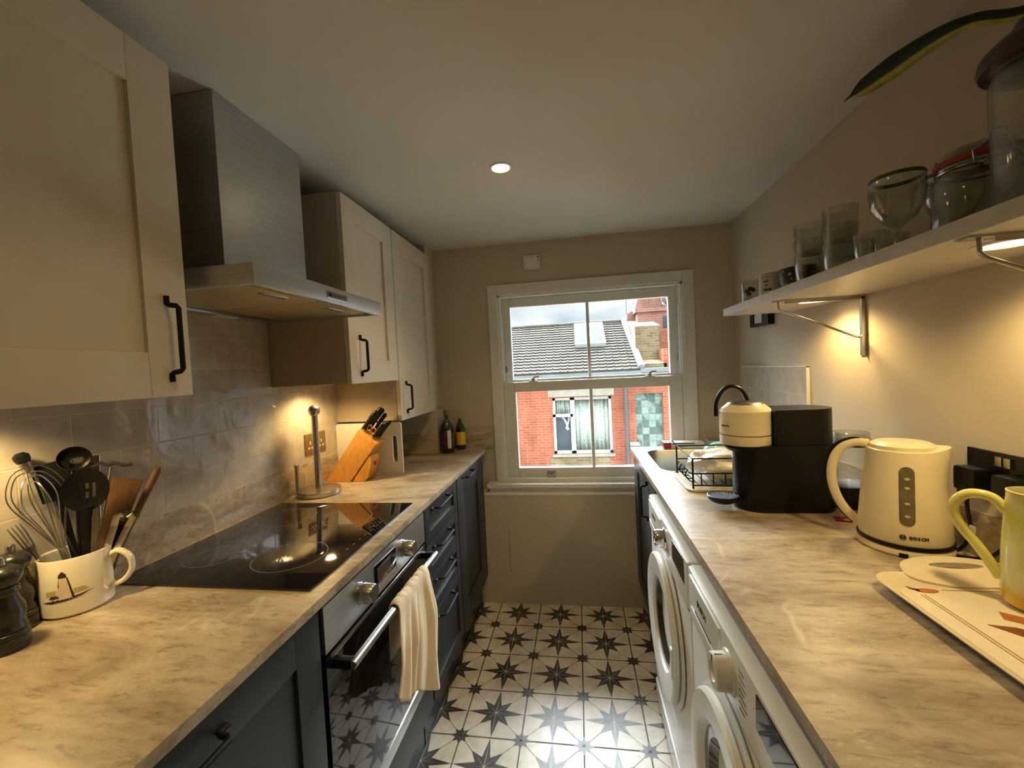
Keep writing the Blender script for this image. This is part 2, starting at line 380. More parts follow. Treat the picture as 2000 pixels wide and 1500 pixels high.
def jugmat():
    x = Mat('yellow_green_glaze', (.7, .7, .3, 1), .15); x.b.inputs['Coat Weight'].default_value = .5
    v = x.coord((1, 1, 1)); f = x.noise(v, 9, 3, .5, .6); s = x.n('SeparateXYZ'); x.l(x._c.outputs['Object'], s.inputs[0])
    z = x.ramp(s.outputs['Z'], [(.0, srgb(222, 170, 40)), (.022, srgb(222, 176, 50)), (.04, srgb(218, 222, 160)), (.11, srgb(226, 230, 170)), (.16, srgb(206, 206, 90)), (.2, srgb(232, 228, 190))])
    x.color(x.mix(x.ramp(f, [(.48, (0, 0, 0)), (.58, (.8, .8, .8))]), z, srgb(206, 184, 26))); return x.m
m_jug = jugmat()
m_jugh = M_('pale_yellow_glaze', srgb(224, 220, 128), .15, amt=.12, scale=14, Coat_Weight=.5)
def patterned():
    x = Mat('dark_floral_glaze', (.05, .04, .04, 1), .3); v = x.n('TexVoronoi', Scale=60); x.l(x.coord(), v.inputs['Vector'])
    x.color(x.ramp(v.outputs['Distance'], [(.25, srgb(150, 140, 110)), (.4, srgb(34, 28, 34))])); return x.m
m_pattern = patterned()

# ------------------------------------------------------------------ room numbers (metres)
XL, XR, YB, YN, ZC = -1.15, 0.865, 2.48, -1.0, 2.11
WT = 0.91
# floor with eight-pointed star tiles
def floor():
    bm = BM(); box(bm, (XL - .1, YN - .1, -.06), (XR + .1, YB + .1, 0), 0, 0)
    T = .2306; x0 = -.379; y0 = 2.294
    def tri(a, b, c, mi, z):
        vs = [bm.verts.new((p[0], p[1], z)) for p in (a, b, c)]; f = bm.faces.new(vs)
        f.material_index = mi
    def quad(a, b, c, d, mi, z):
        vs = [bm.verts.new((p[0], p[1], z)) for p in (a, b, c, d)]; bm.faces.new(vs).material_index = mi
    def line(a, b, w, mi, z):
        a = Vector(a); b = Vector(b); d = (b - a).normalized(); n = Vector((-d.y, d.x)) * w / 2
        quad(a + n, a - n, b - n, b + n, mi, z)
    def star(cx, cy, ra, rd, rin, z, gap):
        c = Vector((cx, cy))
        for k in range(8):
            a = k * PI / 4; r = ra if k % 2 == 0 else rd; tip = c + Vector((math.cos(a), math.sin(a))) * r
            for s in (-1, 1):
                q = c + Vector((math.cos(a + s * PI / 8), math.sin(a + s * PI / 8))) * rin
                n = Vector((-math.sin(a), math.cos(a))) * gap * s
                dirn = Vector((math.cos(a), math.sin(a)))
                quad(c + n + dirn * gap * 2, q * .985 + c * .015 + n * .4, tip, tip - n * 0 + c * 0 - dirn * .0005, 1, z)
    nx0, nx1, ny0, ny1 = -3, 5, -2, 14
    for i in range(ny0, ny1):
        for j in range(nx0, nx1):
            cx, cy = x0 + j * T, y0 - i * T
            if not (XL < cx < XR and YN < cy < YB): continue
            star(cx, cy, T * .49, T * .35, T * .168, .0006, .0011)
            for sx in (-1, 1):
                for sy in (-1, 1):
                    d = Vector((sx, sy)).normalized()
                    line(Vector((cx, cy)) + d * T * .27, Vector((cx, cy)) + d * T * .62, .0016, 2, .0004)
    for i in range(ny0, ny1 + 1):
        y = y0 - (i - .5) * T
        if YN < y < YB:
            line((XL, y), (XR, y), .0050, 2, .0005)
            for j in range(nx0, nx1 + 1):
                x = x0 + (j - .5) * T
                if XL < x < XR: star(x, y, T * .165, T * .16, T * .088, .0008, .0007)
    for j in range(nx0, nx1 + 1):
        x = x0 + (j - .5) * T
        if XL < x < XR: line((x, YN), (x, YB), .0050, 2, .0005)
    struct('floor', bm, [m_fl, m_star, m_grout], smooth=False)
floor()
b = BM(); box(b, (XL - .15, YN - .15, ZC), (XR + .15, YB + .15, ZC + .15)); struct('ceiling', b, m_ceil, smooth=False)
b = BM(); box(b, (XL - .15, YN, 0), (XL, YB + .15, ZC)); struct('wall_left', b, m_wall, smooth=False)
b = BM(); box(b, (XR, YN, 0), (XR + .15, YB + .15, ZC)); struct('wall_right', b, m_wall, smooth=False)
b = BM(); box(b, (XL - .15, YN - .15, 0), (XR + .15, YN, ZC)); struct('wall_near', b, m_wall, smooth=False)
# back wall with the window opening
WX0, WX1, WZ0, WZ1 = -.455, .60, .685, 1.815
b = BM()
box(b, (XL, YB, 0), (WX0, YB + .24, ZC)); box(b, (WX1, YB, 0), (XR, YB + .24, ZC))
box(b, (WX0, YB, 0), (WX1, YB + .24, WZ0)); box(b, (WX0, YB, WZ1), (WX1, YB + .24, ZC))
struct('wall_back', b, m_wall, smooth=False)
# boxed-in ledge under the window with its nosings
b = BM(); box(b, (XL, 2.387, 0), (XR, YB, .645), .003); box(b, (XL, 2.384, .640), (XR, YB, .652), .003, 1)
box(b, (-.434, 2.3862, .18), (-.432, 2.388, .447), 0, 2)
struct('trim_1', b, [m_wall, m_white, m_ink2])
b = BM(); box(b, (-.555, 2.405, .675), (.70, YB, .700), .006); box(b, (-.545, 2.425, .652), (.69, YB, .676), .004)
box(b, (-.50, 2.452, .70), (.66, YB, .722), .004); struct('trim_2', b, m_white)
# pipe boxing in the far left corner, tiled, and filler above
b = BM(); box(b, (XL, 2.29, WT), (-.80, YB, 1.16)); struct('trim_3', b, m_tilex, smooth=False)
b = BM(); box(b, (-.875, 2.352, 1.16), (-.838, YB, ZC), .002); struct('trim_4', b, m_upper)
# wall tiling on the left and the small splash panel on the right
b = BM(); box(b, (XL, -.3, 1.022), (XL + .008, 2.29, 1.60)); struct('trim_5', b, m_tile, smooth=False)
b = BM(); box(b, (XR - .009, 1.745, 1.025), (XR, 2.39, 1.325)); box(b, (XR - .010, 1.741, 1.02), (XR, 1.746, 1.329), 0, 1); box(b, (XR - .010, 1.741, 1.325), (XR, 2.392, 1.330), 0, 1)
struct('trim_6', b, [m_tile, m_white], smooth=False)

# ------------------------------------------------------------------ sash window
def window():
    w = World('window_1', None, None, (.08, 2.5, .7)); w.root['kind'] = 'structure'
    b = BM(); y0, y1 = YB - .013, YB + .01                               # architrave
    box(b, (-.505, y0, .71), (-.45, y1, 1.872), .003); box(b, (.596, y0, .71), (.655, y1, 1.872), .003); box(b, (-.45, y0, 1.812), (.596, y1, 1.872), .003)
    w.part('architrave', b, m_white)
    b = BM(); yb0, yb1 = YB - .002, YB + .20                             # box frame lining
    box(b, (WX0, yb0, WZ0), (WX0 + .016, yb1, WZ1)); box(b, (WX1 - .016, yb0, WZ0), (WX1, yb1, WZ1)); box(b, (WX0, yb0, WZ1 - .016), (WX1, yb1, WZ1)); box(b, (WX0, yb0, WZ0), (WX1, yb1, WZ0 + .02))
    box(b, (WX0 + .016, YB + .046, 1.30), (WX0 + .024, YB + .054, 1.80)); box(b, (WX1 - .024, YB + .046, 1.30), (WX1 - .016, YB + .054, 1.80))
    box(b, (WX0 + .016, YB + .012, 1.30), (WX0 + .022, YB + .044, 1.69)); box(b, (WX1 - .022, YB + .012, 1.30), (WX1 - .016, YB + .044, 1.69))
    w.part('window_frame', b, m_white)
    def sash(name, x0, x1, z0, z1, ya, yb, st, rt, rb, gb):
        b = BM(); box(b, (x0, ya, z0), (x0 + st, yb, z1), .003); box(b, (x1 - st, ya, z0), (x1, yb, z1), .003)
        box(b, (x0 + st, ya, z1 - rt), (x1 - st, yb, z1), .003); box(b, (x0 + st, ya, z0), (x1 - st, yb, z0 + rb), .003)
        xm = .075; box(b, (xm - .009, ya + .004, z0 + rb), (xm + .009, yb - .004, z1 - rt), .003)
        s = w.part(name, b, m_white); b = BM(); ym = (ya + yb) / 2; box(b, (x0 + st, ym - .002, z0 + rb), (x1 - st, ym + .002, z1 - rt))
        w.part('pane', b, m_glass, s, smooth=False)
        return s
    up = sash('upper_sash', WX0 + .018, WX1 - .018, 1.265, 1.797, YB + .058, YB + .098, .050, .052, .042, 0)
    lo = sash('lower_sash', WX0 + .018, WX1 - .018, .710, 1.292, YB + .012, YB + .052, .068, .058, .066, 0)
    for x in (-.262, .412):                                               # fitch fasteners
        b = BM(); box(b, (x - .028, YB + .020, 1.292), (x + .028, YB + .047, 1.298), .001); cyl(b, (x, YB + .034, 1.297), (x, YB + .034, 1.312), .011)
        tube(b, [(x, YB + .034, 1.310), (x + .012, YB + .03, 1.320), (x + .036, YB + .027, 1.318)], .005, 8); w.part('sash_lock', b, m_mchrome, lo)
    for x, z in ((-.427, 1.372), (.578, 1.392)):
        b = BM(); lathe(b, [(0, 0), (.009, 0), (.009, .004), (0, .004)], 16, Matrix.Translation((x, YB + .0585, z)) @ Matrix.Diagonal((1, 1, 2.4, 1)) @ Matrix.Rotation(PI / 2, 4, 'X')); w.part('sash_restrictor', b, m_mchrome, up)
    b = BM(); box(b, (-.200, YB + .006, .722), (-.150, YB + .012, .756), .002); tube(b, smooth_path([(-.193, YB + .008, .744), (-.183, YB - .012, .734), (-.175, YB - .018, .732), (-.167, YB - .012, .734), (-.157, YB + .008, .744)]), .0035, 8)
    w.part('sash_lift', b, m_mchrome, lo)
window()

# ------------------------------------------------------------------ cabinet helpers
def shaker(b, s, xf, y0, y1, z0, z1, fw=.075, t=.02, rec=.008, mi=0, fh=None):
    fh = fh or fw
    def bx(xa, xb, ya, yb, za, zb, bv=0.0): box(b, (min(xa, xb), ya, za), (max(xa, xb), yb, zb), bv, mi)
    bx(xf - s * t, xf - s * rec, y0 + .001, y1 - .001, z0 + .001, z1 - .001)
    bx(xf - s * (t - .001), xf, y0, y0 + fw, z0, z1, .0012); bx(xf - s * (t - .001), xf, y1 - fw, y1, z0, z1, .0012)
    bx(xf - s * (t - .001), xf, y0 + fw + .0004, y1 - fw - .0004, z1 - fh, z1, .0012); bx(xf - s * (t - .001), xf, y0 + fw + .0004, y1 - fw - .0004, z0, z0 + fh, .0012)
def handle_bm(s, xf, p0, p1, proj=.03, vertical=True):
    """D handle: two feet on the door face, bar standing off. p0/p1 = (y,z) of the feet"""
    b = BM(); d = (Vector((0, p1[0], p1[1])) - Vector((0, p0[0], p0[1]))).normalized(); X = Vector((s, 0, 0))
    A = Vector((xf, p0[0], p0[1])); B = Vector((xf, p1[0], p1[1]))
    path = [A + X * .004, A + d * .016 + X * .004, A + d * .019 + X * .010, A + d * .021 + X * (proj - .006), A + d * .026 + X * proj,
            B - d * .026 + X * proj, B - d * .021 + X * (proj - .006), B - d * .019 + X * .010, B - d * .016 + X * .004, B + X * .004]
    tube(b, path, .0055, 8, w=.0045, up=(0, -d.z, d.y), square=False); return b

# ------------------------------------------------------------------ left base units
XF = -.567
def base_unit(label, y0, y1, s=1, xf=XF, xb=XL + .01, ztop=.886, zb=.165, group='base cabinets'):
    w = World('base_cabinet', label, 'cabinet', ((xf + xb) / 2, (y0 + y1) / 2, 0), group)
    b = BM(); xa = xf - s * .0215; box(b, (min(xa, xb), y0 + .001, zb - .01), (max(xa, xb), y1 - .001, .745 if 'sink' in label else ztop)); w.part('carcass', b, m_navy, smooth=False)
    b = BM(); xp = xf - s * .045; box(b, (min(xp, xp - s * .018), y0 + .001, 0.002), (max(xp, xp - s * .018), y1 - .001, zb - .01)); w.part('plinth', b, m_plinth, smooth=False)
    return w
w = base_unit('dark navy shaker base cabinet nearest the camera, left of the oven', .205, .805, group=None)
b = BM(); shaker(b, 1, XF, .208, .802, .170, .883); d = w.part('door', b, m_navy)
w.part('handle', handle_bm(1, XF, (.38, .842), (.56, .842)), m_black, d)
w = base_unit('navy drawer unit with four black handled drawers right of the oven', 1.432, 1.842, group=None)
for z0, z1 in ((.742, .883), (.613, .738), (.470, .609), (.170, .466)):
    b = BM(); shaker(b, 1, XF, 1.436, 1.838, z0, z1, .05, fh=.04 if z1 < .5 or z1 > .8 else .036); d = w.part('drawer', b, m_navy)
    zh = z1 - .022; w.part('handle', handle_bm(1, XF, (1.50, zh), (1.70, zh)), m_black, d)
w = base_unit('tall-doored navy base cabinet at the far left end beside the window wall', 1.846, 2.384, group=None)
b = BM(); shaker(b, 1, XF, 1.850, 2.340, .170, .883, .105); d = w.part('door', b, m_navy)
w.part('handle', handle_bm(1, XF, (1.94, .862), (2.12, .862)), m_black, d)
b = BM(); box(b, (XF - .02, 2.344, .170), (XF - .002, 2.383, .883), .001); w.part('filler_strip', b, m_navy)
# right sink unit
XFR = .288
w = base_unit('dark navy sink cabinet beyond the washing machines, by the window', 1.745, 2.384, -1, XFR, XR - .01, group=None)
b = BM(); shaker(b, -1, XFR, 1.885, 2.335, .170, .883, .075); d = w.part('door', b, m_navy); w.part('handle', handle_bm(-1, XFR, (1.925, .845), (1.925, .665)), m_black, d)
b = BM(); box(b, (XFR, 1.748, .17), (XFR + .02, 1.882, .883), .001); w.part('filler_strip', b, m_navy)
b = BM(); box(b, (XFR, 2.338, .17), (XFR + .02, 2.383, .883), .001); w.part('filler_strip', b, m_navy)
# near right end panel and base behind the camera's feet
w = base_unit('dark navy base cabinet under the near end of the right worktop', -.10, .522, -1, XFR, XR - .01, group=None)
b = BM(); shaker(b, -1, XFR, -.096, .518, .17, .883); w.part('door', b, m_navy)
w = base_unit('dark navy base cabinet under the near end of the left worktop', -.30, .20, group=None)
b = BM(); shaker(b, 1, XF, -.296, .198, .17, .883); w.part('door', b, m_navy)

# worktops
w = World('worktop', 'long beige stone-effect worktop on the left with hob and upstand', 'worktop', (-.85, 1.1, WT))
b = BM(); box(b, (XL, -.32, .888), (-.5575, YB - .002, WT), .0025); w.part('slab', b, m_marble)
b = BM(); box(b, (XL, -.32, WT), (XL + .012, 2.29, 1.022), .001); box(b, (XL, 2.279, WT), (-.80, 2.291, 1.022), .001); box(b, (-.80, YB - .013, WT), (-.512, YB - .001, 1.03), .001); w.part('upstand', b, m_marble)
# right worktop with the sink cut-out
def slab_with_hole(b, x0, y0, x1, y1, hole, z0, z1, mi=0):
    t = bmesh.new(); n = len(hole)
    def ring(z):
        o = [t.verts.new((x, y, z)) for x, y in ((x0, y0), (x1, y0), (x1, y1), (x0, y1))]; h = [t.verts.new((x, y, z)) for x, y in hole]; return o, h
    for z in (z0, z1):
        o, h = ring(z); e = [t.edges.new((o[i], o[(i + 1) % 4])) for i in range(4)] + [t.edges.new((h[i], h[(i + 1) % n])) for i in range(n)]
        bmesh.ops.triangle_fill(t, use_beauty=True, edges=e)
        if z == z0: o0, h0 = o, h
        else:
            for i in range(4): t.faces.new((o0[i], o0[(i + 1) % 4], o[(i + 1) % 4], o[i]))
            for i in range(n): t.faces.new((h0[(i + 1) % n], h0[i], h[i], h[(i + 1) % n]))
    merge(b, t)
hole = rrect(.338, 1.835, .765, 2.295, .07)
w = World('worktop', 'stone-effect worktop on the right over the washing machines and sink', 'worktop', (.57, 1.1, WT))
b = BM(); slab_with_hole(b, .272, -.12, XR, 2.386, hole, .888, WT); w.part('slab', b, m_marble, smooth=False)
b = BM(); box(b, (XR - .012, -.12, WT), (XR, 1.745, 1.012), .001); w.part('upstand', b, m_marble)
# sink bowl
b = BM(); t = bmesh.new(); rings = []
for inset, z in ((-.004, .9085), (0, .9095), (.003, .905), (.006, .80), (.02, .765), (.05, .757)):
    o = rrect(.338 + inset, 1.835 + inset, .765 - inset, 2.295 - inset, max(.02, .07 - inset * .5)); rings.append([t.verts.new((x, y, z)) for x, y in o])
for A, B in zip(rings, rings[1:]):
    for i in range(len(A)): t.faces.new((A[i], A[(i + 1) % len(A)], B[(i + 1) % len(A)], B[i]))
t.faces.new(rings[-1]); merge(b, t)
w = World('sink', 'undermounted stainless steel sink bowl by the window', 'sink', (.55, 2.06, .76)); w.part('bowl', b, m_sink)
b = BM(); lathe(b, [(0, .7585), (.038, .7585), (.04, .7605), (.03, .7625), (0, .7625)], 28, Matrix.Translation((.55, 2.06, 0))); w.part('drain', b, m_chrome)

# ------------------------------------------------------------------ hob
w = World('hob', 'black glass induction hob set in the left worktop', 'hob', (-.86, 1.12, WT))
HX0, HX1, HY0, HY1 = -1.118, -.598, .822, 1.412
b = BM(); box(b, (HX0, HY0, WT + .0002), (HX1, HY1, WT + .0052), .0016); w.part('glass_top', b, m_blackgl)
b = BM()
def ringbm(b, cx, cy, r, z, wd=.0012):
    lathe(b, [(r - wd, z), (r - wd, z + .0003), (r + wd, z + .0003), (r + wd, z)], 48, Matrix.Translation((cx, cy, 0)))
for cx, cy, r in ((-.98, .98, .075), (-.98, 1.26, .09), (-.76, .98, .09), (-.76, 1.26, .075)): ringbm(b, cx, cy, r, WT + .0052)
for k in range(7): box(b, (-.628, 1.02 + k * .033, WT + .0052), (-.626, 1.032 + k * .033, WT + .0055))
w.part('zone_markings', b, m_ink2)

# ------------------------------------------------------------------ oven
w = World('oven', 'built-in steel and black glass oven under the hob', 'oven', (-.85, 1.118, .17))
OY0, OY1 = .815, 1.423
b = BM(); box(b, (XL + .02, OY0, .17), (XF - .022, OY1, .88)); w.part('body', b, m_dark, smooth=False)
b = BM(); box(b, (XF - .02, OY0 + .002, .772), (XF + .002, OY1 - .002, .878), .002); pan = w.part('control_panel', b, m_steel)
b = BM(); box(b, (XF, 1.045, .800), (XF + .0035, 1.180, .858), .001); w.part('display', b, m_blackgl, pan)
b = BM(); box(b, (XF + .002, 1.06, .813), (XF + .0040, 1.14, .845)); w.part('screen', b, M_('screen_grey', srgb(66, 58, 52), .2), pan, smooth=False)
for y in (.972, 1.236):
    b = BM(); lathe(b, [(0, 0), (.026, 0), (.026, .006), (.023, .007), (.023, .010), (.0245, .010), (.023, .036), (.021, .039), (0, .039)], 32, Matrix.Translation((XF + .002, y, .828)) @ Matrix.Rotation(PI / 2, 4, 'Y'))
    w.part('knob', b, m_steelv, pan)
b = BM(); box(b, (XF - .02, OY0 + .002, .285), (XF + .001, OY1 - .002, .764), .002); door = w.part('door', b, m_blackgl)
b = BM(); box(b, (XF + .0005, OY0 + .003, .285), (XF + .003, OY1 - .003, .326), .0008); w.part('door_trim', b, m_steel, door)
b = BM(); box(b, (XF - .005, OY0 + .02, .752), (XF + .0035, OY1 - .02, .762), .0005); w.part('door_trim', b, m_steelv, door)
b = BM(); cyl(b, (XF + .046, .842, .735), (XF + .046, 1.404, .735), .0105, 24, bev=.001)
hb = w.part('handle_bar', b, m_steelv, door)
for y in (.842, 1.385):
    b = BM(); box(b, (XF, y - .0, .724), (XF + .047, y + .018, .746), .004); w.part('handle_bracket', b, m_blackpl, hb)
b = BM(); box(b, (XF - .02, OY0 + .002, .168), (XF, OY1 - .002, .280), .001); w.part('lower_panel', b, m_navy)
b = BM(); box(b, (XF - .063, OY0, .002), (XF - .045, OY1, .155)); w.part('plinth', b, m_plinth, smooth=False)

# tea towel draped over the oven handle
def towel():
    t = bmesh.new(); cx, cz, r = XF + .046, .735, .0150; NU, NV = 44, 34; grid = []
    for iv in range(NV + 1):
        v = iv / NV; row = []
        for iu in range(NU + 1):
            u = iu / NU
            # path along the cloth: back drop, over the bar, front drop
            Lb, Lf = .15, .185 + .175 * u + .008 * math.sin(u * 9)
            tot = Lb + PI * r + Lf; s = v * tot
            if s < Lb: x, z = cx - r, cz - (Lb - s); k = (Lb - s)
            elif s < Lb + PI * r: a = (s - Lb) / r; x, z = cx - r * math.cos(a), cz + r * math.sin(a); k = 0
            else: k = s - Lb - PI * r; x, z = cx + r, cz - k
            front = 1 if s > Lb + PI * r * .5 else -1
            kk = min(1, k / .12); spread = .86 + .26 * min(1, k / .30)
            if front < 0: spread = .85
            yc = 1.172 + (u - .5) * .262 * spread - (.095 - .04 * u) * min(1, k / .30) * (front > 0)
            fold = math.sin(u * 5.2 * PI + .6) * .011 + math.sin(u * 9.5 * PI + 1.2) * .004 + math.sin(u * 3 + k * 14) * .004
            x += front * (kk * (abs(fold) * 1.1 + .002) + .004 * kk) if front > 0 else -kk * .004
            x += .012 * math.exp(-((u - .86) / .10) ** 2) * (front > 0) * (0.4 + kk)
            z += (.0035 * abs(math.sin(u * 9)) + .003 * abs(math.sin(u * 23))) * (k == 0)
            row.append(t.verts.new((x, yc, z)))
        grid.append(row)
    for A, B in zip(grid, grid[1:]):
        for i in range(NU): t.faces.new((A[i], A[i + 1], B[i + 1], B[i]))
    b = BM(); merge(b, t); b.transform(Matrix.Translation((-cx, -1.16, -cz)))
    o = finish('tea_towel', b, m_towel, loc=(cx, 1.16, cz)); md = o.modifiers.new('thick', 'SOLIDIFY'); md.thickness = .0026; md.offset = 1
    sb = o.modifiers.new('sub', 'SUBSURF'); sb.levels = 1; sb.render_levels = 1
    tag(o, 'cream cotton tea towel draped over the oven door handle', 'tea towel')
towel()

# ------------------------------------------------------------------ upper cabinets
UX = -.815
def upper(label, y0, y1, z0, z1, hy, hz0, hz1, door=None):
    w = World('wall_cabinet', label, 'cabinet', ((XL + UX) / 2, (y0 + y1) / 2, z0), 'cream shaker wall cabinets')
    b = BM(); box(b, (XL + .009, y0, z0 + .018), (UX - .021, y1, z1), .001); box(b, (XL + .009, y0, z0), (UX - .021, y1, z0 + .018), .001, 0); w.part('carcass', b, m_uside)
    dy0, dy1 = door or (y0 + .002, y1 - .002)
    b = BM(); shaker(b, 1, UX, dy0, dy1, z0 - .002, z1 - .002, .088, rec=.009); d = w.part('door', b, m_upper)
    w.part('handle', handle_bm(1, UX, (hy, hz0), (hy, hz1)), m_black, d); return w
upper('large cream shaker wall cabinet nearest the camera, left of the hood', .19, .790, 1.355, 2.045, .741, 1.382, 1.556)
upper('shorter cream shaker wall cabinet immediately right of the extractor hood', 1.432, 1.848, 1.350, 2.045, 1.508, 1.374, 1.532)
upper('taller cream shaker wall cabinet reaching lower, last before the window wall', 1.852, 2.345, 1.160, 2.045, 1.920, 1.186, 1.342)

# ------------------------------------------------------------------ extractor hood
w = World('extractor_hood', 'stainless steel chimney extractor hood above the hob', 'extractor hood', (-.92, 1.13, 1.58))
CX, CY0, CY1 = -.868, .955, 1.285
b = BM(); box(b, (XL + .001, CY0, 1.62), (CX, CY1, ZC - .002), .0015); w.part('chimney', b, m_steel)
b = BM(); box(b, (XL + .001, .828, 1.612), (-.7005, 1.430, 1.634), .001)
box(b, (-.700, .828, 1.588), (-.684, 1.430, 1.634), .001); box(b, (XL + .001, .828, 1.588), (-.70, .842, 1.614), .001); box(b, (XL + .001, 1.416, 1.588), (-.70, 1.430, 1.614), .001); box(b, (XL + .001, .842, 1.588), (XL + .06, 1.416, 1.614), .001)
w.part('canopy', b, m_steel)
for y0, y1 in ((.852, 1.128), (1.132, 1.408)):
    b = BM(); box(b, (-1.07, y0, 1.594), (-.735, y1, 1.606), .002); f = w.part('grease_filter', b, m_filter)
    b = BM(); box(b, (-.775, (y0 + y1) / 2 - .045, 1.591), (-.757, (y0 + y1) / 2 + .045, 1.5945), .001); w.part('filter_latch', b, m_mchrome, f)
b = BM(); box(b, (-.6845, 1.10, 1.600), (-.6825, 1.205, 1.620), .0008); k = w.part('control_strip', b, m_mchrome)
for i in range(6):
    b = BM(); box(b, (-.6828, 1.108 + i * .016, 1.604), (-.6808, 1.119 + i * .016, 1.615), .0005); w.part('button', b, m_ink2 if i else m_blackpl, k)
b = BM(); box(b, (-1.135, 1.17, 1.585), (-1.10, 1.25, 1.5885), .001); w.part('lamp_lens', b, m_wplast)

# ------------------------------------------------------------------ lamps
def puck(name, label, x, y, z, r, power, spot=None, group=None, glow=m_lamp):
    w = World(name, label, 'lamp', (x, y, z), group)
    b = BM(); lathe(b, [(r * .72, 0), (r * .8, -.004), (r, -.003), (r, 0), (0, 0)], 36, Matrix.Translation((x, y, z))); w.part('bezel', b, m_white)
    b = BM(); lathe(b, [(0, -.0015), (r * .72, -.0015), (r * .72, 0), (0, 0)], 36, Matrix.Translation((x, y, z))); w.part('lens', b, glow)
    l = light('lamp_light', 'SPOT', (0, 0, -.012), power, WARM, shadow_soft_size=r * .6, spot_size=spot or 2.6, spot_blend=.6)
    l.parent = w.root; return w
puck('recessed_downlight', 'small round recessed downlight in the ceiling, glowing', -.243, 1.547, ZC, .042, P_DOWN * 1.2, 2.1, 'ceiling downlights')
puck('recessed_downlight', 'ceiling downlight above the camera, out of the top of the picture', -.25, .62, ZC, .042, P_DOWN * .7, 2.0, 'ceiling downlights')
puck('recessed_downlight', 'added fill downlight in the ceiling behind the camera, unseen', -.25, -.35, ZC, .042, P_DOWN * .7, 2.0, 'ceiling downlights')  # unseen lamp, added as general fill for the room
puck('under_cabinet_light', 'round warm light under the wall cabinet beside the hood', -1.02, 1.60, 1.350, .032, P_UNDER, 2.7, 'under cabinet lights')
puck('under_cabinet_light', 'warm light under the nearest wall cabinet', -1.045, .56, 1.353, .032, P_UNDER, 2.7, 'under cabinet lights')

# ------------------------------------------------------------------ shelf with brackets and lights
SZ0, SZ1, SX = 1.545, 1.573, .598
w = World('wall_shelf', 'long white shelf on the right wall above the worktop', 'shelf', (.74, .9, SZ0))
b = BM(); box(b, (SX, -.35, SZ0), (XR, 1.838, SZ1), .001); w.part('board', b, M_('white_shelf_board', srgb(206, 202, 192), .4))
for i, (y, lab) in enumerate(((1.432, 'steel shelf bracket with diagonal brace, far one below the glass tumblers'), (.77, 'steel shelf bracket with brace at the right edge of the photo'))):
    w = World('shelf_bracket', lab, 'bracket', (XR - .01, y, 1.37), 'shelf brackets')
    b = BM(); box(b, (XR - .004, y - .013, 1.362), (XR, y + .013, SZ0 - .002), .0008); box(b, (XR - .0135, y - .013, 1.362), (XR - .004, y - .0115, 1.54), .0005)
    for z in (1.515, 1.385): cyl(b, (XR - .007, y, z), (XR - .004, y, z), .004, 12)
    w.part('wall_plate', b, m_mchrome)
    b = BM(); box(b, (.604, y - .013, SZ0 - .004), (XR - .002, y + .013, SZ0), .0008); box(b, (.64, y - .013, SZ0 - .012), (XR - .002, y - .0115, SZ0 - .003), .0005); w.part('arm', b, m_mchrome)
    b = BM(); tube(b, [(.628, y, SZ0 - .004), (.629, y, SZ0 - .024), (.637, y, SZ0 - .033), (.75, y, 1.463), (XR - .022, y, 1.420), (XR - .008, y, 1.418), (XR - .004, y, 1.425)], .0036, 10); w.part('brace', b, m_mchrome)
puck('under_shelf_light', 'round warm light under the shelf beside the far bracket', .755, 1.490, SZ0, .048, P_SHELF, 2.75, 'under shelf lights')
puck('under_shelf_light', 'bright round warm light under the shelf at the right edge of the photo', .725, .832, SZ0, .048, P_SHELF, 2.75, 'under shelf lights')
# small black holder on the right wall below the shelf end
w = World('wall_holder', 'small black wall-mounted holder under the far end of the shelf', 'holder', (XR - .02, 2.11, 1.52))
b = BM(); box(b, (XR - .028, 2.012, 1.515), (XR, 2.075, 1.575), .003); box(b, (XR - .028, 2.17, 1.515), (XR, 2.205, 1.575), .003); box(b, (XR - .028, 2.07, 1.515), (XR, 2.175, 1.528), .002); w.part('case', b, m_blackpl)
b = BM(); box(b, (XR - .022, 2.078, 1.53), (XR, 2.168, 1.572), .002); w.part('insert', b, m_wplast)
# sensor over the window
w = World('wall_sensor', 'small white plastic sensor on the wall above the window', 'sensor', (-.225, YB, 1.99))
b = BM(); box(b, (-.283, YB - .018, 1.945), (-.182, YB, 2.028), .006); w.part('case', b, m_wplast)
b = BM(); box(b, (-.268, YB - .020, 1.958), (-.20, YB - .0175, 2.012), .002); w.part('cover', b, m_white)
b = BM(); cyl(b, (-.195, YB - .021, 2.014), (-.195, YB - .017, 2.014), .005, 14); cyl(b, (-.193, YB - .020, 1.995), (-.193, YB - .017, 1.995), .003, 12); w.part('button', b, m_ink2)

# ------------------------------------------------------------------ sockets
w = World('wall_socket', 'brushed double power socket in the tiles behind the paper towel pole', 'socket', (XL + .01, 1.672, 1.096))
b = BM(); box(b, (XL + .008, 1.600, 1.052), (XL + .0125, 1.745, 1.140), .002); w.part('faceplate', b, M_('bronze_plate', srgb(134, 112, 84), .45, .5))
b = BM()
for yc in (1.635, 1.712):
    for dy, dz, sy, sz in ((0, .008, .0035, .006), (-.011, -.013, .005, .004), (.011, -.013, .005, .004)): box(b, (XL + .0125, yc + dy - sy, 1.092 + dz - sz), (XL + .0132, yc + dy + sy, 1.092 + dz + sz))
w.part('pin_holes', b, m_wplast, smooth=False)
b = BM(); box(b, (XL + .0125, 1.662, 1.105), (XL + .018, 1.672, 1.125), .001); box(b, (XL + .0125, 1.68, 1.105), (XL + .018, 1.69, 1.125), .001); w.part('switch', b, m_blackpl)
w = World('wall_socket', 'black double power socket on the right wall behind the kettle', 'socket', (XR, 1.0, 1.1))
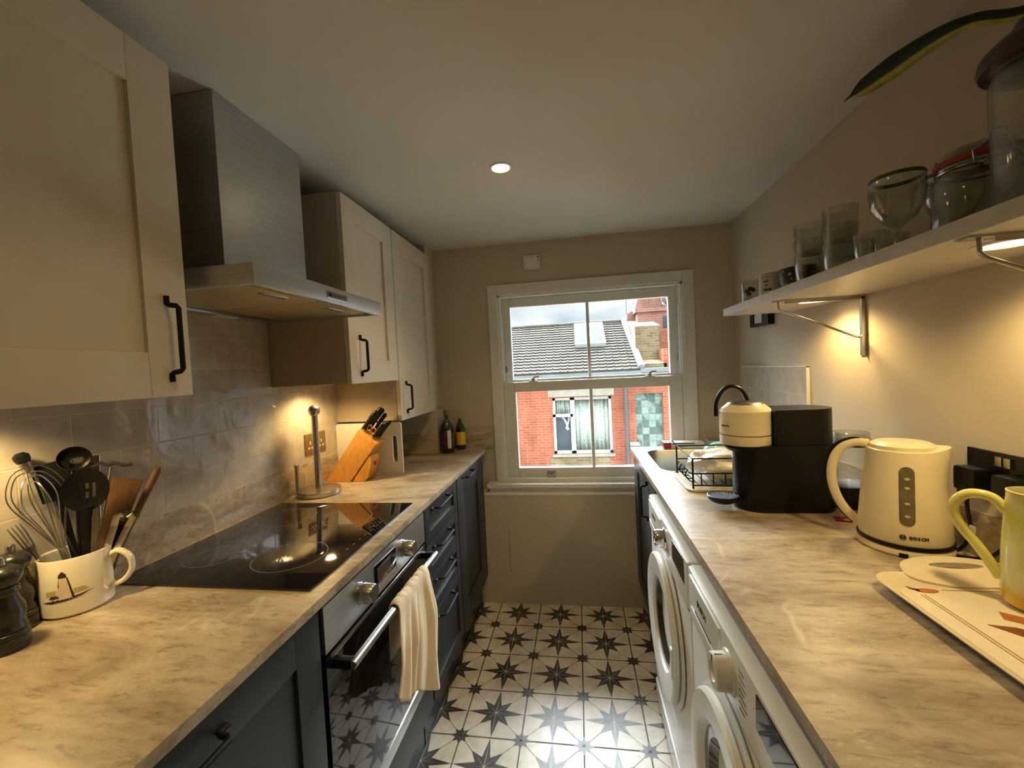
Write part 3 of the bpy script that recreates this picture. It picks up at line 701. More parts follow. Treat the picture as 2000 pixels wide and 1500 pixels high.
b = BM(); box(b, (XR - .006, .935, 1.060), (XR, 1.086, 1.150), .002); w.part('faceplate', b, M_('black_nickel', (.03, .028, .026, 1), .25, .8))
b = BM(); box(b, (XR - .011, .985, 1.122), (XR - .006, .999, 1.142), .001); box(b, (XR - .011, 1.003, 1.122), (XR - .006, 1.017, 1.142), .001); w.part('switch', b, m_mchrome)
for y, lab, pts in ((1.052, 'black plug in the left half of the black socket', [(XR - .03, 1.052, 1.055), (XR - .034, 1.052, 1.03), (XR - .03, 1.05, .97), (XR - .045, 1.058, .925), (XR - .07, 1.09, .914), (.80, 1.12, .9135)]),
                    (.965, 'black plug in the right half of the black socket', [(XR - .03, .965, 1.055), (XR - .034, .965, 1.03), (XR - .03, .97, .98), (XR - .035, 1.0, .935), (XR - .05, 1.05, .9135), (XR - .055, 1.12, .9135), (XR - .045, 1.2, .9135)])):
    w = World('power_plug', lab, 'plug', (XR - .03, y, 1.09), 'plugs in the black socket')
    b = BM(); box(b, (XR - .042, y - .026, 1.058), (XR - .006, y + .026, 1.112), .009); box(b, (XR - .045, y - .012, 1.052), (XR - .018, y + .012, 1.075), .004); w.part('plug_body', b, m_blackpl)
    b = BM(); tube(b, smooth_path(pts), .0036, 10); c = w.part('cable', b, m_blackpl)
    if y > 1: b = BM(); box(b, (XR - .033, 1.035, .966), (XR - .031, 1.075, .985), .0004); w.part('cable_label', b, m_wplast, c)

# ------------------------------------------------------------------ washing machines
def washer(y0, y1, kind, label):
    X = .262; yc = (y0 + y1) / 2
    w = World('washing_machine', label, 'washing machine', (.55, yc, 0), 'white washing machines')
    b = BM(); box(b, (X + .004, y0 + .003, .012), (.84, y1 - .003, .848), .008)
    for fx in (.31, .79):
        for fy in (y0 + .05, y1 - .05): cyl(b, (fx, fy, 0), (fx, fy, .013), .02, 14)
    w.part('body', b, m_appl)
    b = BM(); box(b, (X - .002, y0 + .003, .718), (X + .02, y1 - .003, .846), .009); pan = w.part('control_panel', b, m_appl)
    b = BM(); box(b, (X + .001, y0 + .004, .7145), (X + .01, y1 - .004, .7185)); w.part('seam', b, m_ink2, smooth=False)
    # detergent drawer at the window side
    b = BM(); box(b, (X - .006, y1 - .255, .742), (X + .0, y1 - .03, .836), .003); dr = w.part('detergent_drawer', b, m_appl)
    b = BM(); box(b, (X - .0085, y1 - .235, .746), (X - .0055, y1 - .05, .765), .002); w.part('drawer_grip', b, m_wplast, dr)
    b = BM(); box(b, (X - .0065, y1 - .20, .766), (X - .0058, y1 - .08, .772)); w.part('drawer_slot', b, m_ink2, dr, smooth=False)
    rk = .034 if kind == 1 else .028
    b = BM(); lathe(b, [(rk + .006, 0), (rk + .004, .004), (rk, .005), (rk * .97, .028), (rk * .9, .031), (rk * .55, .031), (rk * .5, .026), (0, .026)], 36, Matrix.Translation((X - .002, yc - .002, .782 if kind == 1 else .792)) @ Matrix.Rotation(-PI / 2, 4, 'Y'))
    kn = w.part('programme_knob', b, m_wplast if kind == 1 else m_chrome, pan)
    b = BM(); box(b, (X - .0338, yc - .004, .782 + rk * .6), (X - .0325, yc - .001, .782 + rk * .95)); box(b, (X - .028, yc - .004, .782 + rk * .95), (X - .010, yc - .001, .782 + rk * .99)); w.part('pointer', b, m_ink, kn, smooth=False)
    dy0, dy1 = (yc - .27, yc - .125) if kind == 1 else (yc - .27, yc - .125)
    b = BM(); prism(b, [(dy0, .775), (dy0 + .004, .842), (dy1 - .004, .838), (dy1, .780)], X - .0035, X, 'x'); w.part('display', b, m_blackgl, pan)
    for side in (-1, 1):
        b = BM()
        for k in range(7):
            z = .822 - k * .0115; yy = yc + side * (rk + .018); ln = .022 + .010 * ((k * 7) % 3) / 2
            box(b, (X - .0026, min(yy, yy + side * ln), z), (X - .0019, max(yy, yy + side * ln), z + .0022))
        w.part('programme_markings', b, m_ink2, pan, smooth=False)
    Mt = Matrix(((0, 0, -1, X - .0062), (-1, 0, 0, y1 - .135), (0, 1, 0, .800), (0, 0, 0, 1)))
    text('logo', 'BOSCH', .021, Mt, m_ink, dr, inv=w.inv, bold=.0006)
    # door: ring standing off the front, glass bowl in the middle
    R, zc = (.208, .490) if kind == 1 else (.220, .505); D = Matrix.Translation((X, yc, zc)) @ Matrix.Rotation(-PI / 2, 4, 'Y')
    b = BM(); lathe(b, [(R + .012, 0), (R + .012, .004), (R + .004, .007), (R - .01, .007), (R - .02, 0)], 72, D); w.part('door_surround', b, m_appl)
    b = BM()
    if kind == 2: lathe(b, [(R - .01, .007), (R - .006, .010), (R, .013), (R, .024), (R - .006, .029), (R - .05, .027), (.142, .022), (.135, .012), (.135, .007)], 72, D)
    else: lathe(b, [(R - .01, .007), (R - .006, .010), (R, .012), (R, .022), (R - .006, .028), (R - .05, .028), (.150, .024), (.140, .012), (.135, .007)], 72, D)
    dr2 = w.part('door', b, m_appl)
    b = BM(); lathe(b, [(.143, .006), (.143, .014), (.12, .012), (.09, -.02), (.05, -.045), (0, -.05)], 56, D)
    w.part('door_window', b, M_('smoked_door_glass', srgb(52, 44, 38), .06, amt=.3, scale=9) if kind == 2 else M_('grey_door_glass', srgb(90, 84, 76), .08, amt=.25, scale=9), dr2)
    b = BM(); box(b, (X - .032, yc - R + .012, zc - .045), (X - .018, yc - R + .03, zc + .045), .004); w.part('door_grip', b, m_wplast, dr2)
    b = BM(); box(b, (X - .001, y0 + .01, .02), (X + .006, y1 - .01, .10), .002); w.part('service_flap', b, m_appl)
washer(.530, 1.128, 1, 'white washing machine nearest the camera with a white knob')
washer(1.134, 1.732, 2, 'white washing machine beside the sink cabinet with a chrome knob')
# ------------------------------------------------------------------ left worktop objects
def mill(x, y, label, f=1.0):
    w = thing('pepper_mill', label, 'mill', (x, y, WT), 0, 'dark pepper mills')
    b = BM(); P = [(0, 0), (.029, 0), (.030, .004), (.030, .022), (.028, .024), (.030, .027), (.029, .033), (.0265, .035), (.028, .038), (.026, .045), (.0245, .05), (.0275, .065), (.026, .078), (.020, .092), (.0185, .10), (.022, .107), (.0205, .110), (.0215, .113), (.020, .116), (0, .116)]
    lathe(b, [(r * f, z * f) for r, z in P], 36); finish('body', b, m_woodd, w)
    b = BM(); P = [(0, .117), (.019, .117), (.022, .121), (.026, .130), (.0275, .138), (.024, .146), (.016, .152), (0, .154)]
    lathe(b, [(r * f, z * f) for r, z in P], 36); finish('head', b, m_woodd, w)
    b = BM(); P = [(0, .153), (.0065, .153), (.007, .156), (.007, .166), (.005, .169), (0, .169)]
    lathe(b, [(r * f, z * f) for r, z in P], 20); finish('finial', b, m_mchrome, w)
mill(-1.046, .598, 'dark turned wooden mill nearest the camera, cut by the left edge')
mill(-1.112, .652, 'dark turned wooden mill behind, close against the large mug')

# large mug full of utensils
MC = Vector((-1.085, .737, WT)); MS = Vector((.559, .829, 0)); MN = Vector((-.829, .559, 0))
def mp_(s, n, z): return MC + MS * s + MN * n + Vector((0, 0, z))
rz = math.atan2(MS.y, MS.x) - .42
w = thing('utensil_mug', 'large cream mug with a lighthouse picture holding cooking utensils', 'mug', MC, rz)
b = BM(); R = .058; lathe(b, [(0, 0), (R - .006, 0), (R, .006), (R, .118), (R - .002, .121), (R - .005, .118), (R - .005, .008), (0, .007)], 56); finish('body', b, m_ceram, w)
b = BM(); tube(b, smooth_path([(R - .003, 0, .100), (R + .016, 0, .106), (R + .034, 0, .088), (R + .036, 0, .062), (R + .024, 0, .042), (R + .008, 0, .034), (R - .003, 0, .036)]), .0055, 12, w=.010, up=(0, 1, 0)); finish('handle', b, m_ceram, w)
def wrap(b, pts, z_off=0, Rr=R + .0005):          # flat decal polygon (s,z) wrapped on the mug front
    t = bmesh.new(); t.faces.new([t.verts.new((s * 1.3 + .008, .064 + (z - .064) * 1.15, 0)) for s, z in pts])
    bmesh.ops.triangulate(t, faces=t.faces[:]); bmesh.ops.subdivide_edges(t, edges=t.edges[:], cuts=5, use_grid_fill=True)
    for v in t.verts: s, z = v.co.x, v.co.y; v.co = Vector((Rr * math.sin(s / R), -Rr * math.cos(s / R), z))
    merge(b, t)
b = BM(); wrap(b, [(-.013, .044), (.006, .044), (.001, .082), (-.008, .082)]); finish('lighthouse_tower', b, M_('print_white', srgb(236, 220, 200), .4), w)
b = BM(); wrap(b, [(-.0085, .082), (.0015, .082), (.001, .088), (-.0035, .094), (-.008, .088)]); wrap(b, [(.001, .082), (.006, .044), (.009, .044), (.0025, .082)]); wrap(b, [(-.008, .082), (-.0095, .066), (-.008, .066)])
wrap(b, [(-.032, .041), (-.02, .039), (.0, .041), (.015, .044), (.033, .050), (.012, .047), (-.01, .044), (-.022, .043)]); wrap(b, [(-.022, .047), (-.008, .047), (-.011, .052), (-.019, .052)])
for s0 in (-.018, -.012): wrap(b, [(s0, .041), (s0 + .002, .041), (s0 + .002, .045), (s0, .045)])
finish('lighthouse_print', b, M_('print_ink', srgb(70, 52, 44), .5), w)
b = BM(); wrap(b, [(-.026, .052), (-.013, .050), (-.012, .062), (-.026, .060)], Rr=R + .0003); wrap(b, [(.007, .052), (.026, .053), (.02, .060), (.008, .060)], Rr=R + .0003); finish('lighthouse_sky', b, M_('print_yellow', srgb(206, 190, 120), .5), w)
def utensil(name, label, cat, s0, n0, s1, n1, z1):
    """empty at the foot inside the mug; local z runs along the handle"""
    A = mp_(s0, n0, .012); B = mp_(s1, n1, z1); d = (B - A); L = d.length; d.normalize()
    o = thing(name, label, cat, A, 0, 'utensils in the large mug')
    y = MN - d * MN.dot(d); y.normalize(); x = y.cross(d)
    o.matrix_world = Matrix((( x.x, y.x, d.x, A.x), (x.y, y.y, d.y, A.y), (x.z, y.z, d.z, A.z), (0, 0, 0, 1)))
    return o, L
# balloon whisk
o, Ln = utensil('whisk', 'silver balloon whisk with wire loops leaning left in the large mug', 'whisk', .008, .0, -.050, -.02, .29)
b = BM(); cyl(b, (0, 0, .0), (0, 0, .13), .006, 14); finish('handle', b, m_mchrome, o)
for k in range(5):
    a = k * PI / 5 + .2; wd = (.042, .034, .038, .03, .04)[k]; h = (.19, .17, .185, .16, .18)[k]; c, s_ = math.cos(a), math.sin(a)
    b = BM(); tube(b, smooth_path([(.003 * c, .003 * s_, .12), (wd * .55 * c, wd * .55 * s_, .12 + h * .35), (wd * c, wd * s_, .12 + h * .7), (wd * .6 * c, wd * .6 * s_, .12 + h * .95), (0, 0, .12 + h), (-wd * .6 * c, -wd * .6 * s_, .12 + h * .95), (-wd * c, -wd * s_, .12 + h * .7), (-wd * .55 * c, -wd * .55 * s_, .12 + h * .35), (-.003 * c, -.003 * s_, .12)], 5), .0012, 6); finish('wire_loop', b, m_mchrome, o)
# slotted spoon (head towards the camera)
o, Ln = utensil('slotted_spoon', 'black plastic slotted spoon, round head facing the camera', 'spoon', .012, -.02, .026, -.045, .300)
def slotted_head(b, L):
    a0, b0 = .037, .046; slots = [(-.012, -.012, -.0055, .014), (-.002, -.014, .0045, .004), (-.001, .009, .006, .014), (.010, .006, .016, .014)]
    t = bmesh.new(); N = 14
    V = {}
    def pt(i, j, side):
        x = -1 + 2 * i / N; y = -1 + 2 * j / N; X = x * math.sqrt(max(0, 1 - y * y / 2)) * a0; Z = y * math.sqrt(max(0, 1 - x * x / 2)) * b0
        q = (i, j, side)
        if q not in V: V[q] = t.verts.new((X, .010 * (1 - (X / a0) ** 2 - (Z / b0) ** 2) * 1.0 + (.0 if side == 0 else .0022) - .006, L - b0 + Z))
        return V[q], X, Z
    gone = set()
    for i in range(N):
        for j in range(N):
            X = (pt(i, j, 0)[1] + pt(i + 1, j + 1, 0)[1]) / 2; Z = (pt(i, j, 0)[2] + pt(i + 1, j + 1, 0)[2]) / 2
            if (i in (5, 7, 9)) and j in (4, 5, 6, 7, 8) and not (i == 7 and j == 6): gone.add((i, j)); continue
            t.faces.new([pt(*q, 0)[0] for q in ((i, j), (i + 1, j), (i + 1, j + 1), (i, j + 1))]); t.faces.new([pt(*q, 1)[0] for q in ((i, j + 1), (i + 1, j + 1), (i + 1, j), (i, j))])
    for e in [e for e in t.edges if len(e.link_faces) == 1 and e.verts[0] in [V[k] for k in V if k[2] == 0]]:
        ks = {v: k for k, v in V.items()}; k0, k1 = ks[e.verts[0]], ks[e.verts[1]]
        if k0[2] or k1[2]: continue
        t.faces.new((e.verts[0], e.verts[1], V[(k1[0], k1[1], 1)], V[(k0[0], k0[1], 1)]))
    merge(b, t)
b = BM(); slotted_head(b, Ln); finish('head', b, m_blackpl, o)
b = BM(); tube(b, [(0, 0, 0), (0, 0, .1), (0, .001, Ln - .11), (0, -.004, Ln - .082)], [.006, .007, .009, .012], 12, w=[.004, .004, .004, .004], up=(0, 1, 0)); finish('handle', b, m_blackpl, o)
# wooden spatula
o, Ln = utensil('wooden_spatula', 'broad brown wooden spatula, square top, behind the slotted spoon', 'spatula', .022, .0, .088, .01, .255)
b = BM(); prism(b, [(-.007, 0), (.007, 0), (.011, .08), (.022, .13), (.034, Ln), (-.022, Ln + .004), (-.013, .13), (-.008, .08)], -.003, .003, 'y', .0012); finish('blade', b, m_woodm, o)
# wooden spoon handle leaning far right
o, Ln = utensil('wooden_spoon', 'brown wooden spoon standing handle up, leaning furthest right', 'spoon', .028, -.008, .150, .0, .272)
b = BM(); tube(b, [(0, 0, 0), (0, 0, Ln * .5), (0, 0, Ln - .03), (0, 0, Ln - .01), (0, 0, Ln)], [.005, .0055, .0085, .0085, .004], 12); finish('handle', b, m_woodm, o)
# black turner
o, Ln = utensil('fish_slice', 'black nylon turner with a flat head leaning left behind the whisk', 'turner', .012, .02, -.024, .025, .315)
b = BM(); prism(b, [(-.026, Ln - .085), (.020, Ln - .085), (.028, Ln - .01), (.012, Ln), (-.024, Ln - .004), (-.030, Ln - .02)], -.0015, .0015, 'y', .0007); finish('blade', b, m_blackpl, o)
b = BM(); tube(b, [(0, 0, 0), (0, 0, Ln - .08)], .007, 10, w=.004, up=(0, 1, 0)); finish('handle', b, m_blackpl, o)
o, Ln = utensil('serving_ladle', 'black ladle with a deep bowl at the back of the mug', 'ladle', .015, .03, .012, .03, .325)
b = BM(); lathe(b, [(0, -.022), (.014, -.019), (.024, -.010), (.028, .004), (.0265, .004), (.022, -.009), (.013, -.017), (0, -.020)], 28, Matrix.Translation((0, -.012, Ln - .01)) @ Matrix.Rotation(1.1, 4, 'X')); finish('bowl', b, m_blackpl, o)
b = BM(); tube(b, [(0, 0, 0), (0, 0, Ln - .03)], .0055, 10); finish('handle', b, m_blackpl, o)
# clear tube with black end
o, Ln = utensil('meat_thermometer', 'clear tube with a round black end cap sticking out far left', 'thermometer', .02, .026, -.062, .0, .335)
b = BM(); cyl(b, (0, 0, .0), (0, 0, Ln - .01), .0085, 16); finish('tube', b, m_tank, o)
b = BM(); lathe(b, [(0, Ln - .014), (.010, Ln - .012), (.0125, Ln - .004), (.012, Ln + .004), (.006, Ln + .009), (0, Ln + .009)], 20); finish('end_cap', b, m_blackpl, o)
# grater, peeler, fork, tongs, corkscrew
o, Ln = utensil('hand_grater', 'narrow steel grater with rough perforated face behind the spoon', 'grater', .02, .028, .030, .035, .315)
b = BM(); prism(b, [(-.017, .05), (.017, .05), (.021, Ln), (-.021, Ln)], -.001, .001, 'y'); finish('blade', b, brushed('grater_steel', (.55, .5, .42, 1), .35, (300, 300, 300)), o)
b = BM(); tube(b, [(-.017, 0, .05), (-.021, 0, Ln), (.021, 0, Ln), (.017, 0, .05)], .0022, 8); finish('rim', b, m_mchrome, o)
o, Ln = utensil('masher', 'ornate silver handled utensil lying across the top right of the mug', 'utensil', .02, .02, .070, .03, .285)
b = BM(); tube(b, [(0, 0, 0), (0, 0, Ln)], .004, 10); finish('shaft', b, m_mchrome, o)
b = BM(); tube(b, smooth_path([(-.035, 0, Ln + .004), (-.02, 0, Ln + .008), (-.008, 0, Ln + .004), (.006, 0, Ln + .008), (.02, 0, Ln + .003), (.036, 0, Ln + .006)]), .0042, 10); finish('crossbar', b, m_mchrome, o)
o, Ln = utensil('dinner_fork', 'silver fork with long tines leaning low to the left', 'fork', -.008, -.01, -.080, -.005, .200)
b = BM(); tube(b, [(0, 0, 0), (0, 0, Ln - .07), (0, .0, Ln - .05)], [.004, .004, .010], 10, w=.0015, up=(0, 1, 0)); finish('handle', b, m_mchrome, o)
for k in range(4):
    b = BM(); x = -.009 + k * .006; tube(b, [(x * .8, 0, Ln - .052), (x, .002, Ln - .02), (x, -.002, Ln)], [.002, .0017, .0008], 8); finish('tine', b, m_mchrome, o)
o, Ln = utensil('kitchen_tongs', 'steel tongs with dark jaws leaning right beside the spatula', 'tongs', .020, -.015, .082, -.02, .175)
for sx in (-1, 1):
    b = BM(); tube(b, [(sx * .003, 0, 0), (sx * .007, 0, Ln * .5), (sx * .012, 0, Ln * .9)], .0065, 10, w=.0012, up=(0, 1, 0)); tube(b, [(sx * .012, 0, Ln * .88), (sx * .014, -.004, Ln), (sx * .006, -.008, Ln + .006)], .007, 8, w=.002, up=(0, 1, 0)); finish('arm', b, m_mchrome, o)
o, Ln = utensil('can_opener', 'small black and steel can opener at the right rim of the mug', 'can opener', .026, -.01, .094, .005, .200)
b = BM(); tube(b, [(0, 0, 0), (0, 0, Ln * .75)], .0055, 10, w=.004, up=(0, 1, 0)); tube(b, [(.010, 0, 0), (.010, 0, Ln * .7)], .005, 10, w=.004, up=(0, 1, 0)); finish('handles', b, m_blackpl, o)
b = BM(); cyl(b, (.004, -.004, Ln * .85), (.004, .004, Ln * .85), .013, 20); cyl(b, (.004, -.010, Ln * .85), (.004, -.004, Ln * .85), .008, 8); box(b, (-.018, -.008, Ln * .84), (.026, -.005, Ln * .89), .002); finish('cutting_wheel', b, m_mchrome, o)
# thin wooden skewer/stick standing behind the mug
b = BM(); tube(b, [(0, 0, 0), (-.022, .002, .17)], .003, 8); o = finish('wooden_stick', b, m_woodm, loc=(-1.118, .822, WT + .0)); tag(o, 'thin dark stick leaning on the tiles behind the mug handle', 'stick')

# paper towel pole
w = World('paper_towel_holder', 'brushed steel paper towel pole without a roll, behind the hob', 'paper towel holder', (-1.050, 1.545, WT))
b = BM(); lathe(b, [(0, 0), (.082, 0), (.084, .003), (.084, .019), (.082, .021), (.03, .023), (.018, .026), (0, .026)], 56, Matrix.Translation((-1.05, 1.545, WT))); w.part('base', b, m_steelv)
b = BM(); cyl(b, (-1.05, 1.545, WT + .02), (-1.05, 1.545, WT + .315), .0125, 24); w.part('pole', b, m_steelv)
b = BM(); lathe(b, [(.0135 * 0, -.022)] + [(.0235 * math.cos(a * PI / 16), .0235 * math.sin(a * PI / 16)) for a in range(-7, 8)] + [(0, .0235)], 28, Matrix.Translation((-1.05, 1.545, WT + .335))); w.part('ball_finial', b, m_steelv)
b = BM(); cyl(b, (-1.112, 1.502, WT + .015), (-1.112, 1.502, WT + .112), .0075, 16); lathe(b, [(.0105 * math.cos(a * PI / 12), .0105 * math.sin(a * PI / 12)) for a in range(-6, 7)], 18, Matrix.Translation((-1.112, 1.502, WT + .120))); w.part('side_arm', b, m_steelv)

# knife block
kY0, kY1 = 1.715, 1.800
w = World('knife_block', 'slanted beech knife block full of knives by the chopping board', 'knife block', (-1.0, 1.757, WT))
b = BM(); prism(b, [(-1.132, WT), (-.958, 1.142), (-.878, 1.075), (-1.012, WT)], kY0, kY1, 'y', .002); w.part('block', b, m_wood)
b = BM(); prism(b, [(-1.005, WT), (-.915, 1.026), (-.905, 1.0), (-.925, .935), (-.945, WT)], kY0 + .002, kY1 - .002, 'y', .002); w.part('foot', b, m_wood)
b = BM(); box(b, (-.9095, 1.742, .978), (-.9045, 1.756, .992), .001); w.part('emblem', b, m_red)
kd = Vector((.174, 0, .232)).normalized(); kn_ = Vector((.08, 0, -.067)).normalized()
def knife(u, y, L, wd, lab, name='kitchen_knife'):
    top = Vector((-.958, 0, 1.142)) + kn_ * u; A = Vector((top.x, y, top.z)) + kd * .001
    o = thing(name, lab, 'knife', A, 0, 'knives in the block')
    xa = kn_; ya = Vector((0, 1, 0)); o.matrix_world = Matrix(((xa.x, 0, kd.x, A.x), (0, 1, 0, A.y), (xa.z, 0, kd.z, A.z), (0, 0, 0, 1)))
    b = BM(); box(b, (-wd * .95, -.006, 0), (wd * .95, .006, .012), .002); finish('bolster', b, m_mchrome, o)
    b = BM(); tube(b, [(0, 0, .010), (0, 0, L * .35), (0, 0, L * .7), (.002, 0, L * .93), (.001, 0, L)], [wd, wd * .85, wd, wd * 1.1, wd * .6], 12, w=[.007, .0078, .0075, .0075, .005], up=(0, 1, 0)); h = finish('handle', b, m_blackpl, o)
    b = BM(); [cyl(b, (0, -.0082, L * q), (0, .0082, L * q), .0022, 10) for q in (.3, .55, .8)]; finish('rivets', b, m_mchrome, h)
for q in ((.012, 1.735, .108, .011, 'big black handled knife at the front left of the block'), (.014, 1.760, .125, .011, 'tallest black handled knife in the middle of the block'), (.016, 1.784, .118, .011, 'black handled knife at the back left of the block'),
          (.042, 1.775, .112, .009, 'slimmer black handled knife behind the tallest ones'), (.070, 1.735, .085, .0065, 'thin steak knife nearest the camera in the lower row'), (.074, 1.756, .092, .0065, 'thin steak knife in the middle of the lower row'), (.078, 1.778, .098, .0065, 'thin steak knife at the back of the lower row')):
    knife(*q)
b = BM(); cyl(b, (0, 0, 0), (.0, 0, .0), .001, 6) if False else None
# scissors with copper loops
w = World('kitchen_scissors', 'scissors with copper coloured loops in the middle of the block', 'scissors', (-.93, 1.74, 1.118), 'knives in the block')
b = BM(); c0 = Vector((-.915, 1.736, 1.128))
for s in (-1, 1):
    pts = [c0 + kn_ * (s * .011 + .011 * math.cos(a)) + kd * (.012 + .013 * math.sin(a)) for a in [i * PI / 8 for i in range(17)]]; tube(b, pts, .0032, 8)
w.part('finger_loops', b, M_('copper', (.65, .32, .14, 1), .3, .8))

# chopping board
def board():
    w = World('chopping_board', 'white plastic chopping board standing behind the knife block', 'chopping board', (-.98, 1.845, WT))
    t = bmesh.new(); out = rrect(-1.140, WT, -.815, 1.153, .012, 4); hole = rrect(-.862, .968, -.838, 1.092, .0115, 4)
    R0 = []
    for y in (1.836, 1.847):
        o = [t.verts.new((x, y, z)) for x, z in out]; h = [t.verts.new((x, y, z)) for x, z in hole]
        e = [t.edges.new((o[i], o[(i + 1) % len(o)])) for i in range(len(o))] + [t.edges.new((h[i], h[(i + 1) % len(h)])) for i in range(len(h))]
        bmesh.ops.triangle_fill(t, use_beauty=True, edges=e); R0.append((o, h))
    for q in (0, 1):
        A, B = R0[0][q], R0[1][q]
        for i in range(len(A)): t.faces.new((A[i], A[(i + 1) % len(A)], B[(i + 1) % len(A)], B[i]))
    b = BM(); merge(b, t); w.part('board', b, m_wplast, smooth=False)
    b = BM(); t = bmesh.new(); rr = []
    for y, inset in ((1.8355, -.003), (1.8345, 0), (1.8365, .0015)):
        o = rrect(-.862 + inset, .968 + inset, -.838 - inset, 1.092 - inset, .0115 - inset, 4); rr.append([t.verts.new((x, y, z)) for x, z in o])
    for A, B in zip(rr, rr[1:]):
        for i in range(len(A)): t.faces.new((A[i], A[(i + 1) % len(A)], B[(i + 1) % len(A)], B[i]))
    merge(b, t); w.part('handle_rim', b, m_white)
board()
# sauce bottles
def bottle(x, y, r, h, lab, cap, body, lbl, neck, extra=None):
    w = thing('sauce_bottle', lab, 'bottle', (x, y, WT), 0, 'sauce bottles in the far corner')
    b = BM(); lathe(b, [(0, 0), (r * .9, 0), (r, .006), (r, h * .56), (r * .9, h * .64), (r * .5, h * .74), (neck, h * .80), (neck, h * .92), (0, h * .92)], 36); finish('bottle', b, body, w)
    b = BM(); lathe(b, [(neck * 1.25, h * .88), (neck * 1.25, h), (0, h)], 24); finish('cap', b, cap, w)
    b = BM(); lathe(b, [(r + .0004, h * .14), (r + .0009, h * .14), (r + .0009, h * .5), (r + .0004, h * .5)], 36); lb = finish('label_band', b, lbl, w)
    if extra: b = BM(); lathe(b, [(r + .001, h * .12), (r + .0014, h * .12), (r + .0014, h * .54), (r + .001, h * .54)], 8, a0=-1.25, a1=-.75); finish('label_edge', b, extra, w)
m_sauce = M_('soy_sauce_glass', (.012, .008, .006, 1), .05, Coat_Weight=1)
bottle(-.756, 2.335, .041, .245, 'taller dark soy sauce bottle with a brown label', M_('olive_cap', srgb(110, 92, 52), .4), m_sauce, M_('brown_label', srgb(66, 36, 28), .5, amt=.4, scale=60), .011, m_wplast)
bottle(-.703, 2.425, .029, .212, 'shorter dark sauce bottle with a yellow label and cap', M_('yellow_cap', srgb(196, 160, 70), .4), m_sauce, m_yel, .009)

